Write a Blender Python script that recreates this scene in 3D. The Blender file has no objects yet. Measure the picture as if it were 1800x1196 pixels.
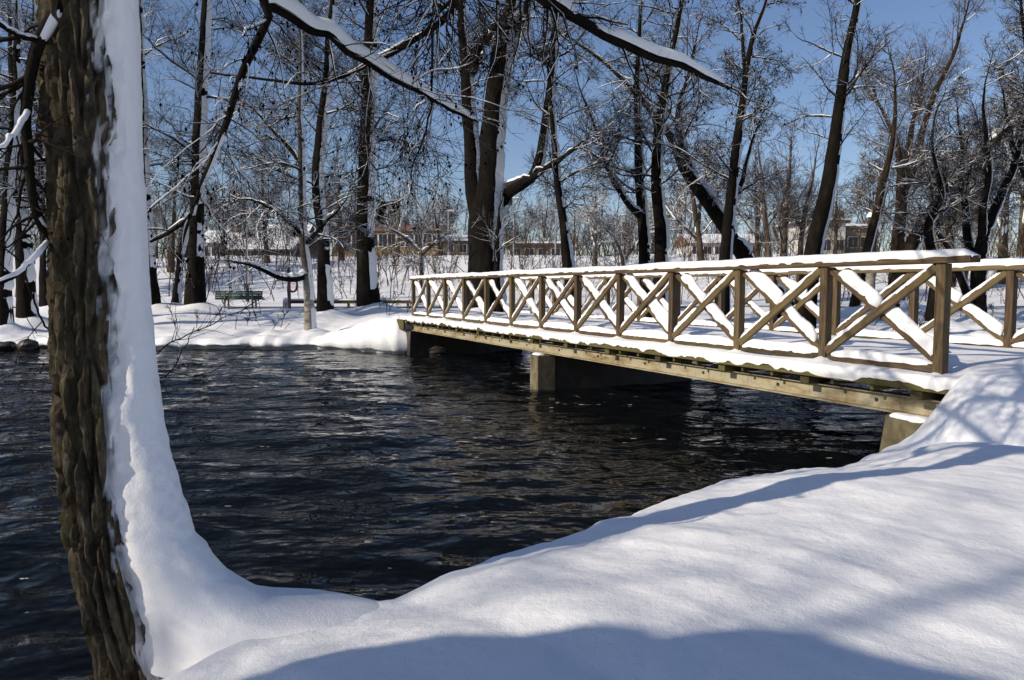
import bpy, bmesh, math
import numpy as np
from mathutils import Matrix, Vector

# ------------------------------------------------------------------ camera, world, sun, exposure
S = bpy.context.scene
COL = S.collection
EYE = 1.9                                  # metres above the river
PITCH = math.atan(91 / 1350)
cam_data = bpy.data.cameras.new('camera')
cam_data.lens = 27; cam_data.sensor_width = 36; cam_data.clip_start = 0.05; cam_data.clip_end = 3000
cam = bpy.data.objects.new('camera', cam_data); COL.objects.link(cam)
cam.location = (0, 0, EYE); cam.rotation_euler = (math.pi / 2 - PITCH, 0, 0)
S.camera = cam

SUN_AZ = math.atan2(-0.898, -0.44)         # from +Y towards +X
SUN_EL = math.radians(29)
world = bpy.data.worlds.new('World'); S.world = world; world.use_nodes = True
wn = world.node_tree; wn.nodes.clear()
sky = wn.nodes.new('ShaderNodeTexSky'); sky.sky_type = 'NISHITA'; sky.sun_disc = False
sky.sun_elevation = SUN_EL; sky.sun_rotation = SUN_AZ
sky.air_density = 1.0; sky.dust_density = 0.4; sky.ozone_density = 2.0
bg = wn.nodes.new('ShaderNodeBackground'); bg.inputs['Strength'].default_value = 0.099
wo = wn.nodes.new('ShaderNodeOutputWorld')
tint = wn.nodes.new('ShaderNodeMix'); tint.data_type = 'RGBA'; tint.blend_type = 'MULTIPLY'; tint.inputs[0].default_value = 1.0
tint.inputs[7].default_value = (1.0, 1.0, 1.13, 1)
wn.links.new(sky.outputs[0], tint.inputs[6]); wn.links.new(tint.outputs[2], bg.inputs[0]); wn.links.new(bg.outputs[0], wo.inputs[0])
sun_data = bpy.data.lights.new('sun', 'SUN'); sun_data.energy = 4.6; sun_data.angle = math.radians(0.55)
sun_data.color = (1.0, 0.885, 0.72)
sun = bpy.data.objects.new('sun', sun_data); COL.objects.link(sun)
sdir = Vector((math.sin(SUN_AZ) * math.cos(SUN_EL), math.cos(SUN_AZ) * math.cos(SUN_EL), math.sin(SUN_EL)))
sun.rotation_euler = sdir.to_track_quat('Z', 'Y').to_euler()
vs = S.view_settings
vs.view_transform = 'Standard'; vs.look = 'None'; vs.gamma = 1.0; vs.use_curve_mapping = False; vs.exposure = -0.07

# ------------------------------------------------------------------ helpers
RNG = np.random.default_rng(7)
WIND = np.array([0.97, 0.02, 0.0])
sp_, cp_ = math.sin(PITCH), math.cos(PITCH)

def pix(px, py, d):
    """point at distance d (along +Y) on the sight line of photo position px, py"""
    u = (px - 900) / 1350.0; v = (598 - py) / 1350.0
    dy = cp_ + v * sp_; dz = -sp_ + v * cp_
    return np.array([u / dy * d, d, EYE + dz / dy * d])

def hash3(ix, iy, iz):
    h = (ix.astype(np.int64) * 374761393 + iy.astype(np.int64) * 668265263 + iz.astype(np.int64) * 2147483647 // 7) & 0xffffffff
    h = ((h ^ (h >> 13)) * 1274126177) & 0xffffffff
    h = ((h ^ (h >> 16)) * 2246822519) & 0xffffffff
    return ((h ^ (h >> 15)) & 0xffffff) / float(0xffffff) * 2 - 1

def vnoise(x, y, z=0.0):
    x, y, z = np.broadcast_arrays(np.asarray(x, float), np.asarray(y, float), np.asarray(z, float))
    ix, iy, iz = np.floor(x), np.floor(y), np.floor(z)
    fx, fy, fz = x - ix, y - iy, z - iz
    q = lambda t: t * t * t * (t * (t * 6 - 15) + 10)
    fx, fy, fz = q(fx), q(fy), q(fz)
    ix, iy, iz = ix.astype(np.int64), iy.astype(np.int64), iz.astype(np.int64)
    def c(a, b, d): return hash3(ix + a, iy + b, iz + d)
    def l(a, b, t): return a + (b - a) * t
    r = l(l(l(c(0,0,0), c(1,0,0), fx), l(c(0,1,0), c(1,1,0), fx), fy),
          l(l(c(0,0,1), c(1,0,1), fx), l(c(0,1,1), c(1,1,1), fx), fy), fz)
    return r

def fbm(x, y, z=0.0, o=4):
    s = 0; a = 1.0; f = 1.0
    for i in range(o):
        s = s + a * vnoise(np.asarray(x) * f + 17.3 * i, np.asarray(y) * f - 9.1 * i, np.asarray(z) * f + 3.7 * i)
        a *= 0.5; f *= 2.03
    return s

def sstep(a, b, x):
    t = np.clip((x - a) / (b - a), 0, 1); return t * t * (3 - 2 * t)

def mesh_np(name, V, F, smooth=True):
    V = np.asarray(V, np.float32); F = np.asarray(F, np.int32)
    m = bpy.data.meshes.new(name)
    m.vertices.add(len(V)); m.vertices.foreach_set('co', V.ravel())
    nc = F.shape[1]
    m.loops.add(F.size); m.loops.foreach_set('vertex_index', F.ravel())
    m.polygons.add(len(F)); m.polygons.foreach_set('loop_start', np.arange(0, F.size, nc, dtype=np.int32))
    m.polygons.foreach_set('loop_total', np.full(len(F), nc, np.int32))
    m.polygons.foreach_set('use_smooth', np.full(len(F), smooth, bool))
    m.update(calc_edges=True); m.validate()
    return m

def obj(name, me, mat=None, parent=None, loc=None):
    o = bpy.data.objects.new(name, me); COL.objects.link(o)
    if mat is not None and me is not None and len(me.materials) == 0: me.materials.append(mat)
    if parent is not None: o.parent = parent
    if loc is not None: o.location = loc
    return o

def tag(o, label=None, cat=None, group=None, kind=None):
    if label: o['label'] = label
    if cat: o['category'] = cat
    if group: o['group'] = group
    if kind: o['kind'] = kind
    return o

def empty(name, loc, label, cat, group=None, rz=0.0):
    o = bpy.data.objects.new(name, None); COL.objects.link(o)
    o.location = loc; o.rotation_euler = (0, 0, rz); o.empty_display_size = 0.2
    return tag(o, label, cat, group)

def grid_faces(nu, nv, wrap=False):
    i = np.arange(nu - 1)[:, None]
    if wrap:
        j = np.arange(nv)[None, :]; j2 = (j + 1) % nv
    else:
        j = np.arange(nv - 1)[None, :]; j2 = j + 1
    a = i * nv + j; b = i * nv + j2; c = (i + 1) * nv + j2; d = (i + 1) * nv + j
    return np.stack([a, b, c, d], -1).reshape(-1, 4)

class Geo:
    def __init__(s): s.V = []; s.F = []; s.n = 0
    def add(s, V, F):
        V = np.asarray(V, float).reshape(-1, 3)
        if len(V) == 0: return
        s.V.append(V); s.F.append(np.asarray(F) + s.n); s.n += len(V)
    def build(s, name, mat, parent=None, base=None, smooth=True):
        if s.n == 0: return None
        V = np.concatenate(s.V); F = np.concatenate(s.F)
        if base is not None: V = V - np.asarray(base)
        return obj(name, mesh_np(name, V, F, smooth), mat, parent)

def frames(P):
    T = np.gradient(P, axis=1); T /= np.linalg.norm(T, axis=2, keepdims=True) + 1e-9
    n, k, _ = P.shape
    t0 = T[:, 0]
    ref = np.where(np.abs(t0[:, 2:3]) > 0.8, np.array([[0.2, 1.0, 0.0]]), np.array([[0.0, 0.0, 1.0]]))
    U = np.empty_like(P)
    u = np.cross(t0, ref); u /= np.linalg.norm(u, axis=1, keepdims=True) + 1e-9
    U[:, 0] = u
    for j in range(1, k):
        u = u - T[:, j] * (u * T[:, j]).sum(1, keepdims=True)
        u /= np.linalg.norm(u, axis=1, keepdims=True) + 1e-9
        U[:, j] = u
    return T, U, np.cross(T, U)

def tubes(geo, P, R, sides):
    """P [n,k,3], R [n,k]"""
    n, k, _ = P.shape
    if n == 0: return
    T, U, W = frames(P)
    a = np.arange(sides) / sides * 2 * math.pi
    ca, sa = np.cos(a), np.sin(a)
    V = P[:, :, None, :] + R[:, :, None, None] * (U[:, :, None, :] * ca[None, None, :, None] + W[:, :, None, :] * sa[None, None, :, None])
    f = grid_faces(k, sides, True)
    F = (f[None] + (np.arange(n) * k * sides)[:, None, None]).reshape(-1, 4)
    geo.add(V, F)

def snow_shell(geo, P, R, rng, amt=1.0, vert=0.0, gap=0.25, across=5, cap=0.09, spread=75):
    """snow lying on the upper and windward side of branches"""
    n, k, _ = P.shape
    if n == 0: return
    T, _, _ = frames(P)
    h = np.sqrt(np.clip(1 - T[:, :, 2] ** 2, 0, 1))[:, :, None]
    e = np.array([0, 0, 1.0]) * (h ** 1) + WIND * (0.30 + 0.9 * (1 - h))
    e = e - T * (e * T).sum(2, keepdims=True); e /= np.linalg.norm(e, axis=2, keepdims=True) + 1e-9
    sd = np.cross(T, e)
    hh = h[:, :, 0]
    base = np.minimum(0.008 + 0.85 * R, cap) * sstep(0.35, 0.85, hh) + vert * np.minimum(R * 0.35, 0.06) * (1 - sstep(0.35, 0.8, hh))
    L = np.linalg.norm(np.diff(P, axis=1), axis=2).sum(1)
    s = np.linspace(0, 1, k)[None] * L[:, None]
    nz = vnoise(s * 2.6 + rng.uniform(0, 99, (n, 1)), rng.uniform(0, 99, (n, 1))) + 0.5 * vnoise(s * 7.1, rng.uniform(0, 99, (n, 1)))
    pres = sstep(-0.85 + gap * 1.6, -0.45 + gap * 1.6, nz)
    th = base * amt * (0.75 + 0.7 * nz) * pres - 0.06 * R * (1 - pres)
    end = np.minimum(1, np.minimum(np.arange(k), np.arange(k)[::-1]) / 1.0)
    th = np.where(end[None] > 0, th, -0.12 * R)
    a = np.radians(np.linspace(-spread, spread, across))
    ca, sa = np.cos(a)[None, None, :, None], np.sin(a)[None, None, :, None]
    pos = np.maximum(th, 0)[:, :, None, None]
    rr = (R * np.where(th > 0, 1.02, 0.85))[:, :, None, None]
    V = P[:, :, None, :] + (e[:, :, None, :] * ca + sd[:, :, None, :] * sa) * rr + e[:, :, None, :] * pos * np.sqrt(np.clip(ca, 0, 1)) + sd[:, :, None, :] * sa * pos * 0.28
    f = grid_faces(k, across)
    F = (f[None] + (np.arange(n) * k * across)[:, None, None]).reshape(-1, 4)
    geo.add(V, F)

def spline(pts, rad, n):
    pts = np.asarray(pts, float); rad = np.asarray(rad, float)
    m = len(pts)
    d = np.concatenate([[0], np.cumsum(np.linalg.norm(np.diff(pts, axis=0), axis=1))])
    t = np.linspace(0, d[-1], n)
    out = np.empty((n, 3))
    Pm = np.vstack([2 * pts[0] - pts[1], pts, 2 * pts[-1] - pts[-2]])
    idx = np.clip(np.searchsorted(d, t, side='right') - 1, 0, m - 2)
    u = ((t - d[idx]) / (d[idx + 1] - d[idx]))[:, None]
    p0, p1, p2, p3 = Pm[idx], Pm[idx + 1], Pm[idx + 2], Pm[idx + 3]
    out = 0.5 * ((2 * p1) + (-p0 + p2) * u + (2 * p0 - 5 * p1 + 4 * p2 - p3) * u ** 2 + (-p0 + 3 * p1 - 3 * p2 + p3) * u ** 3)
    return out, np.interp(t, d, rad)

def grow(P, R, rng, count, tmin, ang, lfac, k, curl, trop, rfac=0.6, rmin=0.004, lmax=9.0, lmin=0.12, tpow=1.0, bias=None, droop=0.0, llen=None):
    """children of a set of branches, all at once"""
    n, kk, _ = P.shape
    seg = np.linalg.norm(np.diff(P, axis=1), axis=2).sum(1)
    w = seg / seg.sum()
    pi = rng.choice(n, count, p=w)
    t = tmin + (1 - tmin) * rng.uniform(0, 1, count) ** tpow
    f = t * (kk - 1); i0 = np.clip(np.floor(f).astype(int), 0, kk - 2); u = (f - i0)[:, None]
    pos = P[pi, i0] * (1 - u) + P[pi, i0 + 1] * u
    r0 = R[pi, i0] * (1 - u[:, 0]) + R[pi, i0 + 1] * u[:, 0]
    T = P[pi, i0 + 1] - P[pi, i0]; T /= np.linalg.norm(T, axis=1, keepdims=True) + 1e-9
    q = rng.normal(size=(count, 3))
    if bias is not None: q = q + np.asarray(bias)
    q -= T * (q * T).sum(1, keepdims=True); q /= np.linalg.norm(q, axis=1, keepdims=True) + 1e-9
    a = np.radians(rng.uniform(ang[0], ang[1], count))[:, None]
    d = T * np.cos(a) + q * np.sin(a)
    base = seg[pi] if llen is None else llen
    L = np.clip(base * lfac * rng.uniform(0.55, 1.35, count) * (1.15 - 0.75 * t), lmin, lmax)
    C = np.empty((count, k, 3)); C[:, 0] = pos
    st = (L / (k - 1))[:, None]
    for j in range(1, k):
        d = d + rng.normal(size=(count, 3)) * curl + np.array([0, 0, trop - droop * j / k])
        d /= np.linalg.norm(d, axis=1, keepdims=True) + 1e-9
        C[:, j] = C[:, j - 1] + d * st
    rs = np.clip(np.minimum(r0 * rfac, 0.012 * L + 0.004), rmin, None)
    RR = rs[:, None] * (1 - 0.72 * np.linspace(0, 1, k)[None] ** 0.8)
    RR = np.maximum(RR, rmin * 0.55)
    return C, RR

# ------------------------------------------------------------------ materials
def M(name):
    m = bpy.data.materials.new(name); m.use_nodes = True
    nt = m.node_tree; b = nt.nodes['Principled BSDF']
    return m, nt, b

def tex(nt, scale, detail=5, rough=0.55, vec=(1, 1, 1), kind='ShaderNodeTexNoise', coord='Object', rot=(0, 0, 0)):
    c = nt.nodes.new('ShaderNodeTexCoord'); mp = nt.nodes.new('ShaderNodeMapping')
    mp.inputs['Scale'].default_value = vec; mp.inputs['Rotation'].default_value = rot
    nt.links.new(c.outputs[coord], mp.inputs[0])
    t = nt.nodes.new(kind); t.inputs['Scale'].default_value = scale
    if kind == 'ShaderNodeTexNoise':
        t.inputs['Detail'].default_value = detail; t.inputs['Roughness'].default_value = rough
    nt.links.new(mp.outputs[0], t.inputs['Vector'])
    return t

def ramp(nt, src, stops):
    r = nt.nodes.new('ShaderNodeValToRGB'); el = r.color_ramp.elements
    while len(el) < len(stops): el.new(0.5)
    for e, (p, c) in zip(el, stops):
        e.position = p; e.color = (*c, 1) if len(c) == 3 else c
    nt.links.new(src, r.inputs[0]); return r

def bump(nt, b, src, strength, dist, prev=None):
    n = nt.nodes.new('ShaderNodeBump'); n.inputs['Strength'].default_value = strength; n.inputs['Distance'].default_value = dist
    nt.links.new(src, n.inputs['Height'])
    if prev is not None: nt.links.new(prev.outputs[0], n.inputs['Normal'])
    nt.links.new(n.outputs[0], b.inputs['Normal']); return n

def mix(nt, fac, a, b, mode='MIX'):
    m = nt.nodes.new('ShaderNodeMix'); m.data_type = 'RGBA'; m.blend_type = mode
    for s, v in ((m.inputs[0], fac), (m.inputs[6], a), (m.inputs[7], b)):
        if hasattr(v, 'links') or hasattr(v, 'is_output'): nt.links.new(v, s)
        elif isinstance(v, (int, float)): s.default_value = v
        else: s.default_value = (*v, 1)
    return m.outputs[2]

def snow_mat(name, fine=1.0, col=(0.86, 0.87, 0.89), big=0.05):
    m, nt, b = M(name)
    b.inputs['Base Color'].default_value = (*col, 1); b.inputs['Roughness'].default_value = 0.75
    b.inputs['Specular IOR Level'].default_value = 0.25
    t1 = tex(nt, 9, 4, 0.6); b1 = bump(nt, b, t1.outputs[0], 0.24 * fine, big)
    t2 = tex(nt, 140, 3, 0.7); bump(nt, b, t2.outputs[0], 0.5 * fine, 0.006, b1)
    return m

MAT_SNOW = snow_mat('snow_ground')
MAT_SNOW_FINE = snow_mat('snow_lumpy', 1.0, (0.87, 0.87, 0.88), 0.03)
m, nt, b = M('snow_on_branches'); MAT_SNOW_TREE = m
b.inputs['Base Color'].default_value = (0.86, 0.87, 0.88, 1); b.inputs['Roughness'].default_value = 0.8

def bark_mat(name, c0, c1, c2, scale=6, str_=0.9, dist=0.04, stretch=0.25):
    m, nt, b = M(name)
    t = tex(nt, scale, 6, 0.65, (1, 1, stretch))
    r = ramp(nt, t.outputs[0], [(0.30, c0), (0.52, c1), (0.74, c2)])
    t2 = tex(nt, scale * 0.35, 3, 0.5)
    r2 = ramp(nt, t2.outputs[0], [(0.35, (0.55, 0.55, 0.55)), (0.65, (1.15, 1.15, 1.1))])
    c = mix(nt, 1.0, r.outputs[0], r2.outputs[0], 'MULTIPLY')
    nt.links.new(c, b.inputs['Base Color']); b.inputs['Roughness'].default_value = 0.9
    b.inputs['Specular IOR Level'].default_value = 0.15
    bump(nt, b, t.outputs[0], str_, dist)
    return m
MAT_BARK = bark_mat('dark_bark', (0.003, 0.0024, 0.002), (0.0075, 0.0057, 0.0042), (0.022, 0.017, 0.012))
MAT_BARK_WARM = bark_mat('brown_bark', (0.012, 0.009, 0.006), (0.034, 0.024, 0.016), (0.07, 0.05, 0.034))
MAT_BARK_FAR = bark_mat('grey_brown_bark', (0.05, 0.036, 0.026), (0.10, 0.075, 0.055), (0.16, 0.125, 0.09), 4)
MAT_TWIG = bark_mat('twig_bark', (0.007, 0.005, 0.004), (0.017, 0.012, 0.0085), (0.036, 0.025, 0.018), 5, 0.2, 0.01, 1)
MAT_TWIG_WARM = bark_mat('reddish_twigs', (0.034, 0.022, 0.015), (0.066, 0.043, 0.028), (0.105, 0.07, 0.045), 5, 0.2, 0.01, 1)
MAT_TWIG_GOLD = bark_mat('golden_twigs', (0.12, 0.075, 0.025), (0.20, 0.13, 0.045), (0.27, 0.18, 0.065), 5, 0.2, 0.01, 1)
MAT_CONE = bark_mat('cone_scales', (0.008, 0.006, 0.005), (0.02, 0.015, 0.012), (0.04, 0.03, 0.022), 60, 0.4, 0.005, 1)

# furrowed bark of the near alder: brown ridges, olive lichen, dark wet furrows
m, nt, b = M('furrowed_bark'); MAT_BARK_NEAR = m
t = tex(nt, 18, 8, 0.7, (1, 1, 0.3)); r = ramp(nt, t.outputs[0], [(0.30, (0.012, 0.009, 0.006)), (0.5, (0.058, 0.046, 0.030)), (0.70, (0.19, 0.155, 0.10))])
t2 = tex(nt, 7, 5, 0.65, (1, 1, 0.6)); r2 = ramp(nt, t2.outputs[0], [(0.52, (0, 0, 0)), (0.68, (0.7, 0.7, 0.7))])
c = mix(nt, r2.outputs[0], r.outputs[0], (0.050, 0.050, 0.017))
t3 = tex(nt, 26, 4, 0.7); r3 = ramp(nt, t3.outputs[0], [(0.56, (0, 0, 0)), (0.64, (0.8, 0.8, 0.8))])
c = mix(nt, r3.outputs[0], c, (0.10, 0.095, 0.07))
fa = nt.nodes.new('ShaderNodeAttribute'); fa.attribute_name = 'snow_fleck'
c = mix(nt, fa.outputs['Fac'], c, (0.82, 0.83, 0.85))
nt.links.new(c, b.inputs['Base Color']); b.inputs['Roughness'].default_value = 0.9; b.inputs['Specular IOR Level'].default_value = 0.15
t4 = tex(nt, 55, 6, 0.7, (1, 1, 0.45)); bb = bump(nt, b, t.outputs[0], 0.9, 0.02); bump(nt, b, t4.outputs[0], 0.8, 0.008, bb)

# birch
m, nt, b = M('birch_bark'); MAT_BIRCH = m
t = tex(nt, 5, 5, 0.7, (0.6, 0.6, 3.2)); r = ramp(nt, t.outputs[0], [(0.36, (0.05, 0.04, 0.035)), (0.46, (0.27, 0.24, 0.20)), (0.7, (0.42, 0.39, 0.34))])
cc = nt.nodes.new('ShaderNodeTexCoord'); sx = nt.nodes.new('ShaderNodeSeparateXYZ'); nt.links.new(cc.outputs['Object'], sx.inputs[0])
mr = nt.nodes.new('ShaderNodeMapRange'); mr.inputs[1].default_value = 1.5; mr.inputs[2].default_value = 2.4; nt.links.new(sx.outputs[2], mr.inputs[0])
c = mix(nt, mr.outputs[0], r.outputs[0], (0.035, 0.027, 0.019)); nt.links.new(c, b.inputs['Base Color']); b.inputs['Roughness'].default_value = 0.8
bump(nt, b, t.outputs[0], 0.5, 0.02)

def wood_mat(name, c0, c1, c2, green=0.4):
    """weathered impregnated timber, grain along local X"""
    m, nt, b = M(name)
    t = tex(nt, 9, 7, 0.65, (0.35, 5, 5)); r = ramp(nt, t.outputs[0], [(0.3, c0), (0.5, c1), (0.72, c2)])
    t2 = tex(nt, 2.2, 4, 0.6, (1, 1, 1)); oi = nt.nodes.new('ShaderNodeObjectInfo')
    ad = nt.nodes.new('ShaderNodeMath'); ad.operation = 'MULTIPLY_ADD'; ad.inputs[1].default_value = 0.35; nt.links.new(oi.outputs['Random'], ad.inputs[0]); nt.links.new(t2.outputs[0], ad.inputs[2])
    r2 = ramp(nt, ad.outputs[0], [(0.55, (0, 0, 0)), (0.85, (green, green, green))])
    c = mix(nt, r2.outputs[0], r.outputs[0], (0.13, 0.12, 0.035))
    hv = nt.nodes.new('ShaderNodeHueSaturation'); vm = nt.nodes.new('ShaderNodeMapRange'); vm.inputs[3].default_value = 0.68; vm.inputs[4].default_value = 1.12
    nt.links.new(oi.outputs['Random'], vm.inputs[0]); nt.links.new(vm.outputs[0], hv.inputs['Value']); nt.links.new(c, hv.inputs['Color'])
    t6 = tex(nt, 2.5, 5, 0.75, (0.5, 9, 9)); r6 = ramp(nt, t6.outputs[0], [(0.33, (0.25, 0.22, 0.2)), (0.40, (1, 1, 1))])
    c = mix(nt, 1.0, hv.outputs[0], r6.outputs[0], 'MULTIPLY')
    nt.links.new(c, b.inputs['Base Color']); b.inputs['Roughness'].default_value = 0.8; b.inputs['Specular IOR Level'].default_value = 0.25
    bump(nt, b, t.outputs[0], 0.5, 0.008)
    return m
MAT_WOOD = wood_mat('weathered_timber', (0.050, 0.030, 0.017), (0.115, 0.074, 0.043), (0.20, 0.145, 0.095), 0.35)
MAT_WOOD_MOSS = wood_mat('mossy_timber', (0.035, 0.028, 0.015), (0.075, 0.06, 0.030), (0.14, 0.11, 0.06), 0.55)

m, nt, b = M('stained_girder'); MAT_GIRDER = m
t = tex(nt, 1.6, 6, 0.7, (1, 1, 3)); r = ramp(nt, t.outputs[0], [(0.3, (0.10, 0.055, 0.02)), (0.40, (0.24, 0.18, 0.09)), (0.55, (0.38, 0.34, 0.23)), (0.75, (0.30, 0.29, 0.21))])
t2 = tex(nt, 3.5, 5, 0.6, (2.2, 1, 0.6)); r2 = ramp(nt, t2.outputs[0], [(0.55, (0, 0, 0)), (0.72, (0.75, 0.75, 0.75))])
c = mix(nt, r2.outputs[0], r.outputs[0], (0.10, 0.085, 0.03)); nt.links.new(c, b.inputs['Base Color']); b.inputs['Roughness'].default_value = 0.75
bump(nt, b, t2.outputs[0], 0.4, 0.01)

m, nt, b = M('old_concrete'); MAT_CONC = m
t = tex(nt, 3.5, 7, 0.7, (1, 1, 0.6)); r = ramp(nt, t.outputs[0], [(0.3, (0.06, 0.048, 0.024)), (0.5, (0.15, 0.125, 0.07)), (0.7, (0.29, 0.255, 0.18))])
nt.links.new(r.outputs[0], b.inputs['Base Color']); b.inputs['Roughness'].default_value = 0.85
t2 = tex(nt, 25, 5, 0.7); bump(nt, b, t2.outputs[0], 0.6, 0.02)

# river water
m, nt, b = M('river_water'); MAT_WATER = m
b.inputs['Base Color'].default_value = (0.004, 0.005, 0.006, 1); b.inputs['Roughness'].default_value = 0.06; b.inputs['IOR'].default_value = 1.33; b.inputs['Specular IOR Level'].default_value = 0.10
t1 = tex(nt, 1.5, 3, 0.5, (0.9, 1.2, 1)); b1 = bump(nt, b, t1.outputs[0], 0.65, 0.22)
t2 = tex(nt, 6, 4, 0.55, (0.8, 1.3, 1)); t5 = tex(nt, 0.45, 3, 0.5, (0.8, 1.4, 1)); r5 = ramp(nt, t5.outputs[0], [(0.40, (0.08, 0.08, 0.08)), (0.62, (1, 1, 1))])
pm = nt.nodes.new('ShaderNodeMath'); pm.operation = 'MULTIPLY'; nt.links.new(t2.outputs[0], pm.inputs[0]); nt.links.new(r5.outputs[0], pm.inputs[1])
bump(nt, b, pm.outputs[0], 0.4, 0.028, b1)
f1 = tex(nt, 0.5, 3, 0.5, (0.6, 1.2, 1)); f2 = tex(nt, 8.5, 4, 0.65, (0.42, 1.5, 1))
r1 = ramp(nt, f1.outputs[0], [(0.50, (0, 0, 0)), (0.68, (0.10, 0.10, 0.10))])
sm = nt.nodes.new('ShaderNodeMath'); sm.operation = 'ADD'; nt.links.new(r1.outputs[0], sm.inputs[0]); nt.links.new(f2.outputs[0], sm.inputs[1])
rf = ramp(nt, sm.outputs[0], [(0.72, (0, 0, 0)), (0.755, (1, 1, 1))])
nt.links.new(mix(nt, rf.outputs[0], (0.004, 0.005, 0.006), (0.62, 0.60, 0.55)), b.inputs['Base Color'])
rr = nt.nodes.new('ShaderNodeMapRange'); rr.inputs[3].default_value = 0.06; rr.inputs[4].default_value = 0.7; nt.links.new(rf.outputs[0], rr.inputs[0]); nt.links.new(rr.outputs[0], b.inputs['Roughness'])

def plain(name, col, rough=0.7, var=0.25, scale=4):
    m, nt, b = M(name)
    t = tex(nt, scale, 5, 0.6)
    lo = tuple(x * (1 - var) for x in col); hi = tuple(min(1, x * (1 + var)) for x in col)
    r = ramp(nt, t.outputs[0], [(0.3, lo), (0.7, hi)]); nt.links.new(r.outputs[0], b.inputs['Base Color'])
    b.inputs['Roughness'].default_value = rough
    bump(nt, b, t.outputs[0], 0.2, 0.01)
    return m
MAT_GREEN = plain('green_paint', (0.018, 0.062, 0.036), 0.5)
MAT_POST_GREY = plain('grey_post_wood', (0.17, 0.14, 0.10))
MAT_PATH = plain('wet_asphalt', (0.055, 0.052, 0.05), 0.6)
MAT_STONE = plain('dark_wet_stone_and_pier_shade', (0.045, 0.036, 0.03), 0.45, 0.5, 5)  # own colour of the stones; stands in for shade on the pier wall
MAT_EARTH = plain('dark_earth', (0.04, 0.03, 0.02), 0.95, 0.5, 5)
MAT_WALL_YELLOW = plain('yellow_render', (0.27, 0.205, 0.125), 0.85)
MAT_WALL_GREY = plain('grey_green_render', (0.24, 0.25, 0.23), 0.85)
MAT_WALL_WHITE = plain('white_render', (0.55, 0.53, 0.50), 0.85)
MAT_WALL_BEIGE = plain('beige_boards', (0.22, 0.18, 0.13), 0.85)
MAT_ROOF_BROWN = plain('brown_roof_tiles', (0.19, 0.11, 0.07), 0.8)
MAT_ROOF_DARK = plain('dark_roof_felt', (0.06, 0.055, 0.055), 0.8)
MAT_GLASS = plain('dark_window_glass', (0.03, 0.035, 0.045), 0.1, 0.1)
MAT_WHITE = plain('white_paint', (0.7, 0.69, 0.66), 0.6, 0.08)
MAT_METAL = plain('galvanised_steel', (0.32, 0.33, 0.35), 0.45)
MAT_RED = plain('red_paint', (0.24, 0.02, 0.022), 0.5)
MAT_NEEDLE = plain('pine_needles', (0.035, 0.045, 0.022), 0.9, 0.5, 3)
MAT_IRON = plain('dark_iron', (0.03, 0.03, 0.03), 0.5)

# ------------------------------------------------------------------ the ground
def curve1(xs, ys):
    xs = np.asarray(xs, float); ys = np.asarray(ys, float)
    dx = np.diff(xs); sl = np.diff(ys) / dx
    mt = np.concatenate([[sl[0]], (sl[1:] * dx[:-1] + sl[:-1] * dx[1:]) / (dx[1:] + dx[:-1]), [sl[-1]]])
    def f(a):
        a = np.asarray(a, float); i = np.clip(np.searchsorted(xs, a) - 1, 0, len(xs) - 2)
        t = np.clip((a - xs[i]) / dx[i], 0, 1); h = dx[i]
        return (2*t**3 - 3*t**2 + 1) * ys[i] + (t**3 - 2*t**2 + t) * h * mt[i] + (-2*t**3 + 3*t**2) * ys[i+1] + (t**3 - t**2) * h * mt[i+1]
    return f

TA, DB = np.array([0.8, 0.6]), np.array([0.6, -0.8])       # along the near bank, and inland from it
SHORE = curve1([-14, -6, -3, -1.2, 0.1, 0.9, 1.7, 2.5, 3.2, 4.1, 5.1, 5.55, 6.1, 6.8, 7.6, 9, 12.5, 22],
               [-1, -1.6, -2.0, -2.32, -2.72, -2.86, -2.92, -3.00, -3.12, -3.26, -3.26, -3.30, -3.46, -3.54, -3.66, -3.9, -3.6, -3.0])
LIP = curve1([-14, 0, 0.9, 1.7, 2.5, 3.2, 4.1, 5.0, 5.5, 6.2, 7.0, 7.8, 9.5, 22],
             [0.55, 0.64, 0.67, 0.69, 0.69, 0.69, 0.67, 0.60, 0.55, 0.50, 0.44, 0.40, 0.50, 0.8])
LAND = curve1([-14, 0, 1.7, 3.2, 4.4, 5.2, 6.0, 6.8, 7.4, 8.2, 10, 22],
              [0.95, 0.87, 0.87, 0.87, 0.86, 0.84, 0.88, 1.12, 1.19, 1.16, 1.18, 1.2])

def near_z(a, s):
    lip = LIP(a) + 0.02 * fbm(a * 2.3, 0.3)
    w = 0.28
    r = np.where(s < w, np.sqrt(np.clip(1 - (1 - np.clip(s, 0, w) / w) ** 2, 0, 1)), 1.0)
    rise = LAND(a) - LIP(a)
    rw = np.interp(a, [-14, 4.5, 6.3, 7.25, 7.5, 7.7, 10.4, 10.7, 22], [1.6, 1.6, 1.0, 0.66, 0.74, 0.88, 0.9, 0.7, 1.2])
    r0 = np.interp(a, [-14, 6.8, 7.35, 7.6, 10.4, 10.7, 22], [-0.05, 0.0, 0.10, 0.62, 0.62, 0.0, -0.05])
    z = lip * r + rise * sstep(0, 1, (s - r0) / (rw - r0)) + 0.05 * fbm(a * 0.55 + 4, s * 0.6, 0, 2) * sstep(0.1, 1.0, s)
    z = z + 0.16 * sstep(2.0, 6.0, s) - 0.40 * np.exp(-((a - 6.5) / 0.36) ** 2) * sstep(0.15, 0.7, s) * (1 - sstep(2.0, 4.0, s))
    return np.where(s < 0, -0.5 * np.clip(-s / 0.05, 0, 1), z)

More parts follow.
